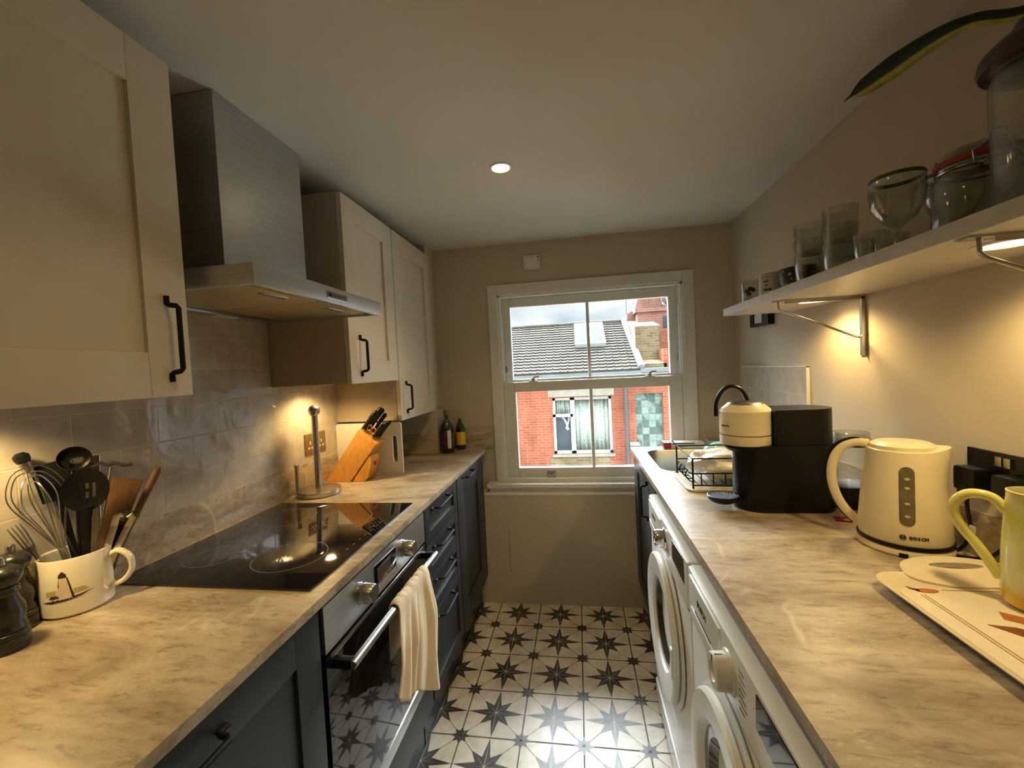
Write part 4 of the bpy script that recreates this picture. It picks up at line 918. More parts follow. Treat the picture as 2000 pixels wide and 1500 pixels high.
# ------------------------------------------------------------------ right worktop objects
# coffee machine
def coffee():
    cx, cy = .511, 1.402; w = World('coffee_machine', 'black and cream capsule coffee machine on the right worktop', 'coffee machine', (.6, cy, WT))
    out = [(.680 + .070 * math.sin(a * PI / 14), cy - .071 * math.cos(a * PI / 14)) for a in range(0, 15)] + [(.542 - .070 * math.sin(a * PI / 14), cy + .071 * math.cos(a * PI / 14)) for a in range(0, 15)]
    b = BM(); prism(b, out, WT + .012, 1.109, 'z', .0); w.part('body', b, m_blackpl)
    out2 = [(x + (.003 if x > .6 else -.003), cy + (y - cy) * 1.04) for x, y in out]; b = BM(); prism(b, out2, WT, WT + .014, 'z', .002); w.part('base', b, m_blackpl)
    top = [(.677 + .070 * math.sin(a * PI / 14), cy - .071 * math.cos(a * PI / 14)) for a in range(0, 15)] + [(.568, cy + .071), (.568, cy - .071)]
    b = BM(); prism(b, top, 1.1105, 1.214, 'z', .0015); w.part('lid_housing', b, m_blackpl)
    H = Matrix.Translation((cx, cy, 0)); r = .0735
    b = BM(); lathe(b, [(r * .8, 1.105), (r * .96, 1.108), (r, 1.113), (r, 1.137)], 56, H); lathe(b, [(r - .002, 1.137), (r - .002, 1.1395)], 56, H, 1); lathe(b, [(r, 1.1395), (r, 1.210), (r - .006, 1.217), (.05, 1.232)], 56, H)
    hd = w.part('brew_head', b, [m_cream, m_ink])
    b = BM(); lathe(b, [(.052, 1.231), (.046, 1.236), (.03, 1.239), (0, 1.239)], 40, H); w.part('head_cap', b, m_mchrome, hd)
    b = BM(); lathe(b, [(.0, 1.088), (.055, 1.088), (.064, 1.098), (.064, 1.108), (0, 1.108)], 40, H); w.part('spout_collar', b, m_blackpl, hd)
    text('logo', 'nespresso', .0085, Matrix.Translation((cx - r * .93, cy - r * .37, 1.168)) @ Matrix.Rotation(math.atan2(-.93, .37) + .0, 4, 'Z') @ Matrix.Rotation(PI / 2, 4, 'X') @ Matrix.Translation((0, 0, .0)), m_ink, hd, inv=w.inv)
    b = BM(); tube(b, smooth_path([(.434, cy + .03, 1.190), (.438, cy + .033, 1.235), (.458, cy + .035, 1.272), (.487, cy + .035, 1.284), (.516, cy + .034, 1.270), (.534, cy + .03, 1.232)]), .0065, 12, w=.008, up=(0, 1, 0)); w.part('lever', b, m_blackpl, hd)
    # cup stand
    b = BM(); T = Matrix.Translation((.430, cy - .028, 0)); lathe(b, [(0, .928), (.028, .930), (.042, .938), (.046, .945), (.046, .952), (.043, .953)], 40, T); lathe(b, [(.043, .953), (.043, .950), (0, .950)], 40, T); box(b, (.455, cy - .035, .930), (.50, cy - .0, .945), .003)
    st = w.part('cup_stand', b, m_blackpl); b = BM()
    for k in range(-5, 6):
        hw = math.sqrt(max(0, .041 ** 2 - (k * .0072) ** 2)); box(b, (.430 + k * .0072 - .0013, cy - .028 - hw, .950), (.430 + k * .0072 + .0013, cy - .028 + hw, .9528))
    w.part('grille', b, M_('grille_grey', srgb(78, 74, 68), .4), st)
    b = BM(); lathe(b, [(0, 0), (.043, 0), (.045, .004), (.047, .14), (.0475, .145), (.045, .14), (.043, .006), (0, .005)], 36, Matrix.Translation((.806, cy + .0, .975))); tk = w.part('water_tank', b, m_tank)
    b = BM(); lathe(b, [(.0475, 1.095), (.049, 1.096), (.049, 1.103), (0, 1.106)], 32, Matrix.Translation((.806, cy, 0))); w.part('tank_lid', b, m_blackpl, tk)
    b = BM(); lathe(b, [(0, 1.106), (.044, 1.106), (.0455, 1.134), (.044, 1.135), (.042, 1.109), (0, 1.109)], 32, Matrix.Translation((.806, cy, 0))); w.part('tank_cup', b, m_clear, tk)
    b = BM(); prism(b, rrect(.752, cy - .045, .855, cy + .045, .03), WT, .974, 'z', .003); w.part('tank_base', b, m_blackpl)
coffee()
b = BM(); box(b, (-.03, -.018, 0), (.03, .018, .004), .001); box(b, (-.010, -.010, .0038), (.012, -.002, .0044), 0, 1); o = finish('sachet', b, [m_red, m_wplast], loc=(.722, 1.275, WT)); o.rotation_euler = (0, 0, -.3); tag(o, 'small red packet on the worktop between coffee machine and kettle', 'packet')

# kettle
def kettle():
    w = thing('electric_kettle', 'cream plastic electric kettle with a grey water window', 'kettle', (.7505, 1.1165, WT), math.atan2(-.561, .828))
    b = BM(); lathe(b, [(0, 0), (.085, 0), (.088, .004), (.087, .014), (.084, .018), (0, .018)], 56); finish('power_base', b, m_cream, w)
    b = BM(); box(b, (-.008, -.0895, .0), (.008, -.080, .010), .002); finish('cable_slot', b, m_blackpl, w)
    b = BM(); lathe(b, [(.0835, .017), (.0872, .018), (.0872, .0255), (.0835, .027)], 56); finish('dark_band', b, m_blackpl, w)
    prof = [(.084, .026), (.085, .032), (.0835, .07), (.080, .11), (.0755, .15), (.071, .185), (.067, .215), (.0655, .232)]
    def spout(p, a):
        f = max(0, math.cos(a)) ** 8; k = max(0, min(1, (p.z - .155) / .07)); k = k * k * (3 - 2 * k); d = Vector((math.cos(a), math.sin(a), 0))
        return p + d * (.016 * f * k) + Vector((0, 0, .010 * f * k))
    b = BM(); lathe(b, prof, 72, warp=spout); finish('body', b, m_cream, w)
    b = BM(); lathe(b, [(.0655, .2315), (.062, .2335), (.03, .2345), (0, .2345)], 72, warp=spout); lathe(b, [(.061, .233), (.060, .242), (.05, .248), (.03, .250), (0, .250)], 56); finish('lid', b, m_cream, w)
    # handle, on the local -x side
    pts = smooth_path([(-.060, 0, .238), (-.085, 0, .240), (-.112, 0, .226), (-.130, 0, .195), (-.136, 0, .150), (-.128, 0, .105), (-.110, 0, .068), (-.082, 0, .038)])
    b = BM(); tube(b, pts, .011, 14, w=[.006 + .004 * math.sin(PI * i / (len(pts) - 1)) for i in range(len(pts))], up=(0, 1, 0)); h = finish('handle', b, m_cream, w)
    b = BM(); pts2 = [p + Vector((-1, 0, .15)).normalized() * .0075 + Vector((0, 0, .002)) for p in pts]; tube(b, pts2, .0095, 12, w=.0052, up=(0, 1, 0)); finish('handle_grip', b, m_blackpl, h)
    # water window (follows the body)
    def rad(z):
        for (r0, z0), (r1, z1) in zip(prof, prof[1:]):
            if z0 <= z <= z1: return r0 + (r1 - r0) * (z - z0) / (z1 - z0)
        return prof[-1][0]
    def conform(outline, off, a0=-PI / 2):
        t = bmesh.new(); vs = []
        for s, z in outline:
            r = rad(z) + off; a = a0 + s / rad(z); vs.append(t.verts.new((r * math.cos(a), r * math.sin(a), z)))
        c = t.verts.new(Vector((sum((v.co.x for v in vs)), sum((v.co.y for v in vs)), sum((v.co.z for v in vs)))) / len(vs))
        for i in range(len(vs)): t.faces.new((vs[i], vs[(i + 1) % len(vs)], c))
        return t
    def strip(x0, x1, z0, z1, off, mat, name, par, a0=-PI / 2):
        t = bmesh.new(); N = 16; K = 6; g = []; hw = (x1 - x0) / 2
        for i in range(N + 1):
            z = z0 + (z1 - z0) * (1 - math.cos(PI * i / N)) / 2; e = min(z - z0, z1 - z); ww = hw if e > hw else math.sqrt(max(0, hw * hw - (hw - e) ** 2)) + 1e-4
            row = []
            for k in range(K + 1):
                s = (x0 + x1) / 2 + ww * (2 * k / K - 1); r = rad(z) + off; a = a0 + s / rad(z); row.append(t.verts.new((r * math.cos(a), r * math.sin(a), z)))
            g.append(row)
        for A, B in zip(g, g[1:]):
            for k in range(K): t.faces.new((A[k], A[k + 1], B[k + 1], B[k]))
        b = BM(); merge(b, t); o = finish(name, b, mat, par); md = o.modifiers.new('s', 'SOLIDIFY'); md.thickness = .001; md.offset = 0; return o
    ww = strip(-.006, .020, .072, .202, .0008, M_('smoky_window', srgb(110, 100, 78), .2, amt=.15, scale=30), 'water_window', w)
    for z in (.090, .118, .152, .172): strip(.001, .013, z, z + .006, .0016, M_('level_marks', srgb(190, 184, 160), .4), 'level_mark', ww)
    for i, ch in enumerate('BOSCH'):
        s = .012 + i * .0068; z = .046; a = -PI / 2 + s / rad(z); r = rad(z) + .0006
        text('logo_letter', ch, .0090, Matrix.Translation((r * math.cos(a), r * math.sin(a), z)) @ Matrix.Rotation(a + PI / 2, 4, 'Z') @ Matrix.Rotation(PI / 2, 4, 'X'), m_ink, w, bold=.0004)
    b = BM(); a = -PI / 2 - .001 / rad(.046); Mx = Matrix.Translation((rad(.046) * math.cos(a), rad(.046) * math.sin(a), .046)) @ Matrix.Rotation(a + PI / 2, 4, 'Z') @ Matrix.Rotation(PI / 2, 4, 'X')
    lathe(b, [(.0045, 0), (.0058, 0), (.0058, .0012), (.0045, .0012)], 28, Mx); box(b, (-.004, -.0006, 0), (.004, .0006, .0012), 0, 0, Mx); box(b, (-.0030, -.003, 0), (-.0018, .003, .0012), 0, 0, Mx); box(b, (.0018, -.003, 0), (.0030, .003, .0012), 0, 0, Mx); finish('logo_ring', b, m_ink, w)
kettle()

# tray with printed fruit
def tray():
    X0, X1, Y0, Y1 = .558, .846, .44, .935; w = World('serving_tray', 'cream serving tray with orange leaf print and cut-out handles', 'tray', ((X0 + X1) / 2, (Y0 + Y1) / 2, WT))
    t = bmesh.new(); rings = []
    prof = [(.030, .002), (.026, .0055), (.012, .013), (.003, .020), (0, .021), (.001, .018), (.010, .011), (.024, .002)]
    bot = None
    for inset, z in prof[:5] + prof[5:]:
        o = rrect(X0 + inset, Y0 + inset, X1 - inset, Y1 - inset, .045 - inset * .5, 6); rings.append([t.verts.new((x, y, WT + z)) for x, y in o])
    for A, B in zip(rings, rings[1:]):
        for i in range(len(A)): t.faces.new((A[i], A[(i + 1) % len(A)], B[(i + 1) % len(A)], B[i]))
    t.faces.new(rings[-1]); 
    inner = [t.verts.new((v.co.x, v.co.y, WT + .0045)) for v in rings[0]]
    for i in range(len(inner)): t.faces.new((rings[0][i], rings[0][(i + 1) % len(inner)], inner[(i + 1) % len(inner)], inner[i]))
    t.faces.new(inner)
    b = BM(); merge(b, t); body = w.part('tray', b, M_('cream_melamine', srgb(232, 222, 198), .22, amt=.02), angle=.9)
    # raised handle ends with an oval opening
    for ye, s in ((Y1 - .004, 1), (Y0 + .004, -1)):
        t = bmesh.new(); xm = .735; out = [(xm + .108 * math.cos(a), ye + s * (.068 * math.sin(a)) if math.sin(a) > 0 else ye + s * .026 * math.sin(a)) for a in [i * 2 * PI / 40 for i in range(40)]]
        hole = [(xm + .047 * math.cos(a), ye + s * .026 + .0125 * math.sin(a)) for a in [i * 2 * PI / 28 for i in range(28)]]
        RR = []
        for dz in (0, .004):
            zf = lambda x, y: WT + .0035 + dz + .018 * math.sin(PI / 2 * max(0, min(1, (s * (y - ye) + .026) / .05)))
            o = [t.verts.new((x, y, zf(x, y))) for x, y in out]; h = [t.verts.new((x, y, zf(x, y))) for x, y in hole]
            e = [t.edges.new((o[i], o[(i + 1) % 40])) for i in range(40)] + [t.edges.new((h[i], h[(i + 1) % 28])) for i in range(28)]
            bmesh.ops.triangle_fill(t, use_beauty=True, edges=e); RR.append((o, h))
        for q, n in ((0, 40), (1, 28)):
            A, B = RR[0][q], RR[1][q]
            for i in range(n): t.faces.new((A[i], A[(i + 1) % n], B[(i + 1) % n], B[i]))
        b = BM(); merge(b, t); w.part('handle', b, M_('cream_melamine_handle', srgb(232, 222, 198), .22, amt=.02), angle=.5)
    m_or = M_('orange_print', srgb(176, 108, 58), .3, amt=.25, scale=60); m_br = M_('brown_print', srgb(128, 70, 42), .3, amt=.25, scale=60); m_li = M_('gold_line', srgb(176, 128, 56), .3)
    z = WT + .0052
    def poly(pts, mat, name):
        b = BM(); prism(b, pts, z - .0004, z + .0002, 'z'); w.part(name, b, mat, body, smooth=False)
    poly([(.638 + .019 * math.cos(a), .893 + .008 * math.sin(a)) for a in [i * 2 * PI / 24 for i in range(24)]], m_or, 'printed_fruit')
    poly([(.626, .897), (.612, .908), (.612, .899), (.624, .888)], m_br, 'printed_leaf')
    for dx in (0, .006): poly([(.617 + dx, .878), (.6182 + dx, .878), (.6182 + dx, .49), (.617 + dx, .49)], m_li, 'printed_line')
    poly([(.665, .896), (.81, .896), (.81, .8972), (.665, .8972)], m_li, 'printed_line')
    poly([(.688, .805), (.700, .828), (.722, .812), (.745, .775), (.752, .71), (.735, .665), (.722, .70), (.706, .725), (.714, .772), (.704, .795)], m_or, 'printed_leaf')
    poly([(.650, .788), (.685, .782), (.708, .765), (.708, .725), (.692, .732), (.674, .758)], m_br, 'printed_leaf')
    poly([(.74, .66), (.77, .70), (.79, .66), (.78, .61), (.755, .60)], m_or, 'printed_leaf')
tray()
# tall mug on the tray
JC = Vector((.770, .842, WT + .0055)); w = thing('tall_mug', 'tall yellow and green glazed mug on the tray, cut by the right edge', 'mug', JC, math.atan2(-.67, .742))
b = BM(); lathe(b, [(0, 0), (.034, 0), (.041, .006), (.044, .03), (.0425, .10), (.039, .16), (.036, .198), (.0365, .203), (.034, .204), (.033, .198), (.036, .16), (.0395, .10), (.041, .03), (.036, .008), (0, .007)], 56); finish('body', b, m_jug, w)
b = BM(); tube(b, smooth_path([(-.034, 0, .163), (-.052, 0, .184), (-.078, 0, .186), (-.096, 0, .170), (-.100, 0, .146), (-.088, 0, .118), (-.066, 0, .085), (-.042, 0, .040)]), [.0085] * 43, 14, w=.0085, up=(0, 1, 0)); finish('handle', b, m_jugh, w)

# dish rack on its drip tray
def rack():
    w = World('drip_tray', 'flat cream drip tray under the black wire dish rack', 'tray', (.56, 1.675, WT))
    t = bmesh.new(); rr = []
    for inset, z in ((.003, 0), (0, .003), (0, .009), (.004, .010), (.010, .005)):
        o = rrect(.368 + inset, 1.535 + inset, .79 - inset, 1.815 - inset, .035 - inset * .6); rr.append([t.verts.new((x, y, WT + z)) for x, y in o])
    t.faces.new(rr[0][::-1])
    for A, B in zip(rr, rr[1:]):
        for i in range(len(A)): t.faces.new((A[i], A[(i + 1) % len(A)], B[(i + 1) % len(A)], B[i]))
    t.faces.new(rr[-1]); b = BM(); merge(b, t); w.part('tray', b, M_('speckled_cream_plastic', srgb(214, 206, 188), .3, amt=.15, scale=160))
    X0, X1, Y0, Y1, Z0, Z1 = .388, .775, 1.552, 1.795, .921, 1.026
    w = World('dish_rack', 'black wire dish rack behind the coffee machine', 'dish rack', (.58, 1.67, .915))
    b = BM(); r = .0028
    for x, y in ((X0, Y0), (X0, Y1), (X1, Y0), (X1, Y1)): cyl(b, (x, y, .9155), (x, y, Z1), r * 1.2, 10)
    w.part('posts', b, m_black)
    b = BM()
    tube(b, [(X0, Y0, Z1), (X1, Y0, Z1), (X1, Y1, Z1), (X0, Y1, Z1), (X0 - .012, Y1 + .02, Z1 + .018)], r, 8); tube(b, [(X0, Y0, Z1), (X0, Y1, Z1)], r, 8)
    zm = .973; tube(b, [(X0 - .01, Y0 + .02, zm), (X0, Y0, zm), (X1, Y0, zm), (X1, Y1, zm), (X0, Y1, zm)], r, 8); tube(b, [(X0, Y0, .931), (X1, Y0, .931)], r, 8); w.part('rails', b, m_black)
    for k in range(9):
        x = X0 + .028 + k * .04; b = BM(); cyl(b, (x, Y0, .931), (x, Y0, zm), r * .8, 8); w.part('front_wire', b, m_black)
    b = BM()
    for k in range(12): x = X0 + .02 + k * .031; tube(b, [(x, Y0, .931), (x, Y1, .931)], r * .6, 6)
    tube(b, [(X0, Y1, .931), (X1, Y1, .931)], r, 8); w.part('base_wires', b, m_black)
    for k in range(4):
        y = Y0 + .05 + k * .045; b = BM(); tube(b, smooth_path([(X0 - .004, y, zm + .004), (X0 - .014, y, .955), (X0 + .004, y, .933), (X0 + .02, y, .931)], 4), r * .8, 8); w.part('side_hoop', b, m_black)
    # contents
rack()
def lump(name, lab, cat, c, s, mat, seed, sub=3, amp=.25, rz=0, flat=.0, grp=None):
    random.seed(seed); t = bmesh.new(); bmesh.ops.create_icosphere(t, subdivisions=sub, radius=1)
    ph = [random.uniform(0, 6) for _ in range(9)]
    for v in t.verts:
        p = v.co; k = 1 + amp * (.5 * math.sin(3 * p.x + ph[0]) * math.sin(4 * p.y + ph[1]) + .4 * math.sin(7 * p.y + 5 * p.z + ph[2]) + .35 * abs(math.sin(6 * p.x + 3 * p.z + ph[3])))
        q = p * k; v.co = Vector((q.x * s[0], q.y * s[1], max(q.z * s[2], -s[2] * .8)))
    b = BM(); merge(b, t); zmin = min(v.co.z for v in b.verts); b.transform(Matrix.Translation((0, 0, -zmin)))
    o = finish(name, b, mat, loc=c, angle=.5); o.rotation_euler = (0, 0, rz); return tag(o, lab, cat, grp)
m_bag2 = M_('teal_print_bag', srgb(150, 190, 190), .2, amt=.25, scale=25)
lump('food_bag', 'crumpled clear plastic bag of pale food lying in the dish rack', 'plastic bag', (.565, 1.674, .934), (.150, .092, .056), m_bag, 3, sub=4, amp=.22)
lump('food_bag', 'pale blue printed plastic bag behind the crumpled one in the sink corner', 'plastic bag', (.60, 1.905, WT - .001), (.100, .060, .060), m_bag2, 11, rz=.4, sub=4)
# washing-up packet behind the rack
w = World('wipes_packet', 'flat blue and white packet with a red end on the worktop behind the sink', 'packet', (.53, 2.34, WT))
b = BM(); box(b, (.47, 2.305, WT), (.64, 2.37, WT + .034), .006); w.part('wrapper', b, m_wplast)
b = BM(); box(b, (.435, 2.303, WT + .005), (.475, 2.372, WT + .036), .006); w.part('end_cap', b, m_red)
b = BM(); box(b, (.478, 2.3035, WT + .026), (.59, 2.306, WT + .031)); w.part('stripe', b, m_blue, smooth=False)
b = BM(); box(b, (.478, 2.3035, WT + .008), (.54, 2.306, WT + .018)); w.part('yellow_stripe', b, m_yel, smooth=False)
w = World('plastic_container', 'clear lidded plastic box at the wall behind the sink', 'container', (.74, 2.33, WT))
b = BM(); box(b, (.665, 2.30, WT), (.83, 2.38, WT + .04), .008); w.part('box', b, m_bag2); b = BM(); box(b, (.66, 2.296, WT + .04), (.835, 2.384, WT + .047), .003); w.part('lid', b, m_tank)

# ------------------------------------------------------------------ on the shelf
SH = SZ1
w = thing('printed_glass', 'small drinking glass with a dark flower print, last on the shelf', 'glass', (.68, 1.78, SH), 0)
b = BM(); lathe(b, [(0, 0), (.026, 0), (.028, .004), (.030, .10), (.0285, .10), (.0265, .008), (0, .008)], 32); finish('glass', b, m_clear, w)
b = BM(); Rg = .0297
for a0, z0 in ((-2.3, .055), (-1.9, .062), (-2.1, .045), (-1.6, .058)):
    lathe(b, [(0, 0), (.009, .001), (0, .002)], 8, Matrix.Rotation(a0, 4, 'Z') @ Matrix.Translation((Rg - .001, 0, z0)) @ Matrix.Rotation(PI / 2, 4, 'Y'))
finish('flower_print', b, M_('dark_red_print', srgb(60, 22, 26), .5), w)
b = BM(); [tube(b, [(.0292 * math.cos(a), .0292 * math.sin(a), .012), (.0298 * math.cos(a), .0298 * math.sin(a), .05)], .0012, 6) for a in (-2.3, -2.05, -1.8)]; finish('stem_print', b, M_('green_print', srgb(96, 108, 46), .5), w)
w = thing('white_mug', 'white mug with a framed text print near the far end of the shelf', 'mug', (.70, 1.640, SH), -.35)
b = BM(); lathe(b, [(0, 0), (.036, 0), (.040, .005), (.040, .092), (.0385, .094), (.037, .09), (.037, .008), (0, .007)], 40); finish('body', b, M_('white_mug_glaze', srgb(214, 208, 196), .2), w)
b = BM(); tube(b, smooth_path([(.037, 0, .078), (.058, 0, .080), (.068, 0, .060), (.064, 0, .034), (.050, 0, .020), (.037, 0, .020)]), .004, 10, w=.006, up=(0, 1, 0)); finish('handle', b, M_('white_mug_glaze_handle', srgb(214, 208, 196), .2), w)
b = BM()
def mrk(a0, a1, z0, z1): lathe(b, [(.0401, z0), (.0405, z0), (.0405, z1), (.0401, z1)], 8, a0=a0, a1=a1)
A0 = -2.55; mrk(A0, A0 + 1.1, .078, .0795); mrk(A0, A0 + 1.1, .020, .0215); mrk(A0 + 1.08, A0 + 1.1, .02, .079); mrk(A0, A0 + .02, .02, .079)
mrk(A0 + .2, A0 + .7, .062, .067); mrk(A0 + .35, A0 + .6, .049, .053); mrk(A0 + .2, A0 + .9, .031, .039)
finish('text_print', b, m_ink2, w)
w = thing('patterned_bowl', 'dark floral patterned bowl on the shelf between mug and tumblers', 'bowl', (.74, 1.53, SH), 0)
b = BM(); lathe(b, [(0, 0), (.036, 0), (.050, .012), (.060, .05), (.061, .085), (.0595, .085), (.057, .05), (.047, .014), (0, .006)], 40); finish('bowl', b, m_pattern, w)
# stacked tumblers
def tumbler(x, y, z, lab, grp, k=1.0):
    w = thing('glass_tumbler', lab, 'glass', (x, y, z), random.random(), grp)
    b = BM(); seg = 40
    lathe(b, [(r * k, h * k) for r, h in [(0, 0), (.028, 0), (.0305, .004), (.036, .04), (.0400, .088), (.0388, .088), (.0348, .04), (.0290, .010), (0, .008)]], seg); finish('glass', b, m_clear, w); return w
for (x, y, st) in ((.690, 1.372, 'left stack'), (.700, 1.245, 'right stack')):
    for k, q in enumerate(('bottom', 'middle', 'top')):
        tumbler(x, y, SH + .0 + k * .046, 'clear tumbler, %s one of the %s of three' % (q, st), 'stacked tumblers')
tumbler(.700, 1.128, SH, 'short clear tumbler just behind the stem of the wine glass', 'short tumblers', .88)
tumbler(.765, 1.165, SH, 'short clear tumbler against the wall behind the right tumbler stack', 'short tumblers', .88)
tumbler(.808, 1.262, SH, 'short clear tumbler tucked against the wall behind the stacks', 'short tumblers', .88)
def wine(x, y, lab):
    w = thing('wine_glass', lab, 'glass', (x, y, SH), 0, 'green rimmed wine glasses')
    b = BM(); lathe(b, [(0, 0), (.034, 0), (.035, .002), (.012, .005), (.0045, .012), (.004, .055), (.010, .062), (.030, .078), (.044, .105), (.048, .135), (.0455, .165), (.0443, .165), (.0465, .135), (.0425, .106), (.029, .080), (.008, .065), (0, .063)], 48); finish('glass', b, m_clear, w)
    b = BM(); lathe(b, [(.0460, .159), (.0468, .1635), (.0455, .167), (.0438, .1665), (.0440, .160)], 48); finish('green_rim', b, M_('green_glass', srgb(62, 84, 36), .15), w)
wine(.685, 1.022, 'wine glass with a green rim standing in front on the shelf')
wine(.798, 1.035, 'wine glass with a green rim partly hidden behind the clip jar')
w = thing('clip_top_jar', 'squat clip-top glass jar with an orange rubber seal', 'jar', (.725, .885, SH), 0)
b = BM(); lathe(b, [(0, 0), (.056, 0), (.060, .006), (.060, .082), (.054, .094), (.051, .100), (.053, .106), (.050, .106), (.048, .100), (.051, .09), (.056, .08), (.056, .01), (0, .008)], 56); b.transform(Matrix.Diagonal((1.07, 1.07, 1.17, 1))); finish('jar', b, m_jar, w)
b = BM(); lathe(b, [(.050, .1065), (.0565, .1068), (.0575, .111), (.0565, .1155), (.050, .116)], 56); prism(b, [(.052, -.012), (.085, -.006), (.085, .006), (.052, .012)], .108, .113, 'z', .001); b.transform(Matrix.Diagonal((1.07, 1.07, 1.17, 1))); finish('rubber_seal', b, m_rubber, w)
b = BM(); lathe(b, [(.054, .1165), (.054, .122), (.046, .129), (.02, .132), (0, .132), (0, .128), (.045, .124), (.048, .1165)], 56); b.transform(Matrix.Diagonal((1.07, 1.07, 1.17, 1))); finish('lid', b, m_jar, w)
b = BM(); lathe(b, [(.0535, .098), (.0548, .0995), (.0535, .101), (.0522, .0995)], 48); tube(b, [(-.040, -.040, .100), (-.046, -.044, .112), (-.030, -.052, .122), (-.024, -.050, .137), (-.010, -.050, .139), (-.004, -.054, .124), (-.002, -.060, .100)], .0016, 8); tube(b, [(-.036, -.046, .094), (-.020, -.058, .104), (.0, -.061, .104), (.012, -.056, .096)], .002, 8); b.transform(Matrix.Diagonal((1.07, 1.07, 1.17, 1))); finish('wire_clip', b, m_mchrome, w)
w = thing('tall_storage_jar', 'large glass jar with a brown lid at the right edge of the shelf', 'jar', (.702, .738, SH), 0)
b = BM(); lathe(b, [(0, 0), (.060, 0), (.066, .008), (.068, .20), (.060, .215), (.056, .215), (.064, .198), (.062, .012), (0, .008)], 56); finish('jar', b, m_tank, w)
b = BM(); lathe(b, [(.058, .212), (.078, .214), (.081, .222), (.078, .236), (.064, .250), (.046, .258), (.044, .268), (.040, .276), (0, .278)], 56); finish('lid', b, M_('brown_lid', srgb(62, 36, 30), .35), w)
b = BM(); lathe(b, [(.070, .213), (.070, .206), (.064, .203), (0, .203), (0, .206), (.060, .207)], 56); finish('lid_skirt', b, m_jar, w)
# plant whose long leaf arches in from the right
def plant():
    px, py = .765, .50; w = thing('snake_plant', 'potted plant on the shelf whose long striped leaf arches into the picture', 'plant', (px, py, SH), 0)
    b = BM(); lathe(b, [(0, 0), (.045, 0), (.058, .095), (.060, .1), (.055, .1), (.052, .09), (0, .088)], 36); finish('pot', b, m_ceram, w)
    def leaf(pts, widths, name, tw):
        t = bmesh.new(); uv = t.loops.layers.uv.new('UVMap'); P = smooth_path(pts, 8); n = len(P); rows = []
        for i, p in enumerate(P):
            d = (P[min(i + 1, n - 1)] - P[max(0, i - 1)]).normalized(); u = i / (n - 1); k = u * (len(widths) - 1); j = min(int(k), len(widths) - 2); wd = widths[j] + (widths[j + 1] - widths[j]) * (k - j)
            s = d.cross(Vector(tw)).normalized(); q = s.cross(d)
            rows.append([(t.verts.new(p + s * wd * a + q * wd * .35 * abs(a)), (a + 1) / 2) for a in (-1, -.5, 0, .5, 1)])
        for A, B in zip(rows, rows[1:]):
            for k in range(4):
                f = t.faces.new((A[k][0], A[k + 1][0], B[k + 1][0], B[k][0]))
                for lp, uu in zip(f.loops, (A[k][1], A[k + 1][1], B[k + 1][1], B[k][1])): lp[uv].uv = (uu, 0)
        me = bpy.data.meshes.new(name); t.to_mesh(me); t.free(); me.materials.append(m_leaf); me.transform(Matrix.Translation((-px, -py, -SH)))
        for p in me.polygons: p.use_smooth = True
        o = bpy.data.objects.new(name, me); COL.objects.link(o); o.parent = w; md = o.modifiers.new('s', 'SOLIDIFY'); md.thickness = .0016
    leaf([(px, py, SH + .07), (.76, .60, SH + .26), (.735, .66, 1.84), (.706, .785, 1.884), (.701, .870, 1.937), (.700, .960, 1.966), (.700, 1.06, 1.985), (.700, 1.15, 2.000), (.700, 1.19, 2.007), (.700, 1.215, 2.010)], [.012, .010, .009, .0085, .010, .017, .023, .019, .004, .0005], 'leaf', (.75, .65, .55))
    leaf([(px + .01, py - .01, SH + .07), (.80, .48, SH + .25), (.81, .44, SH + .42)], [.012, .018, .014, .001], 'leaf', (0, 1, 0))
    leaf([(px - .01, py - .02, SH + .07), (.73, .42, SH + .22), (.70, .36, SH + .36)], [.012, .018, .014, .001], 'leaf', (0, 1, 0))
plant()

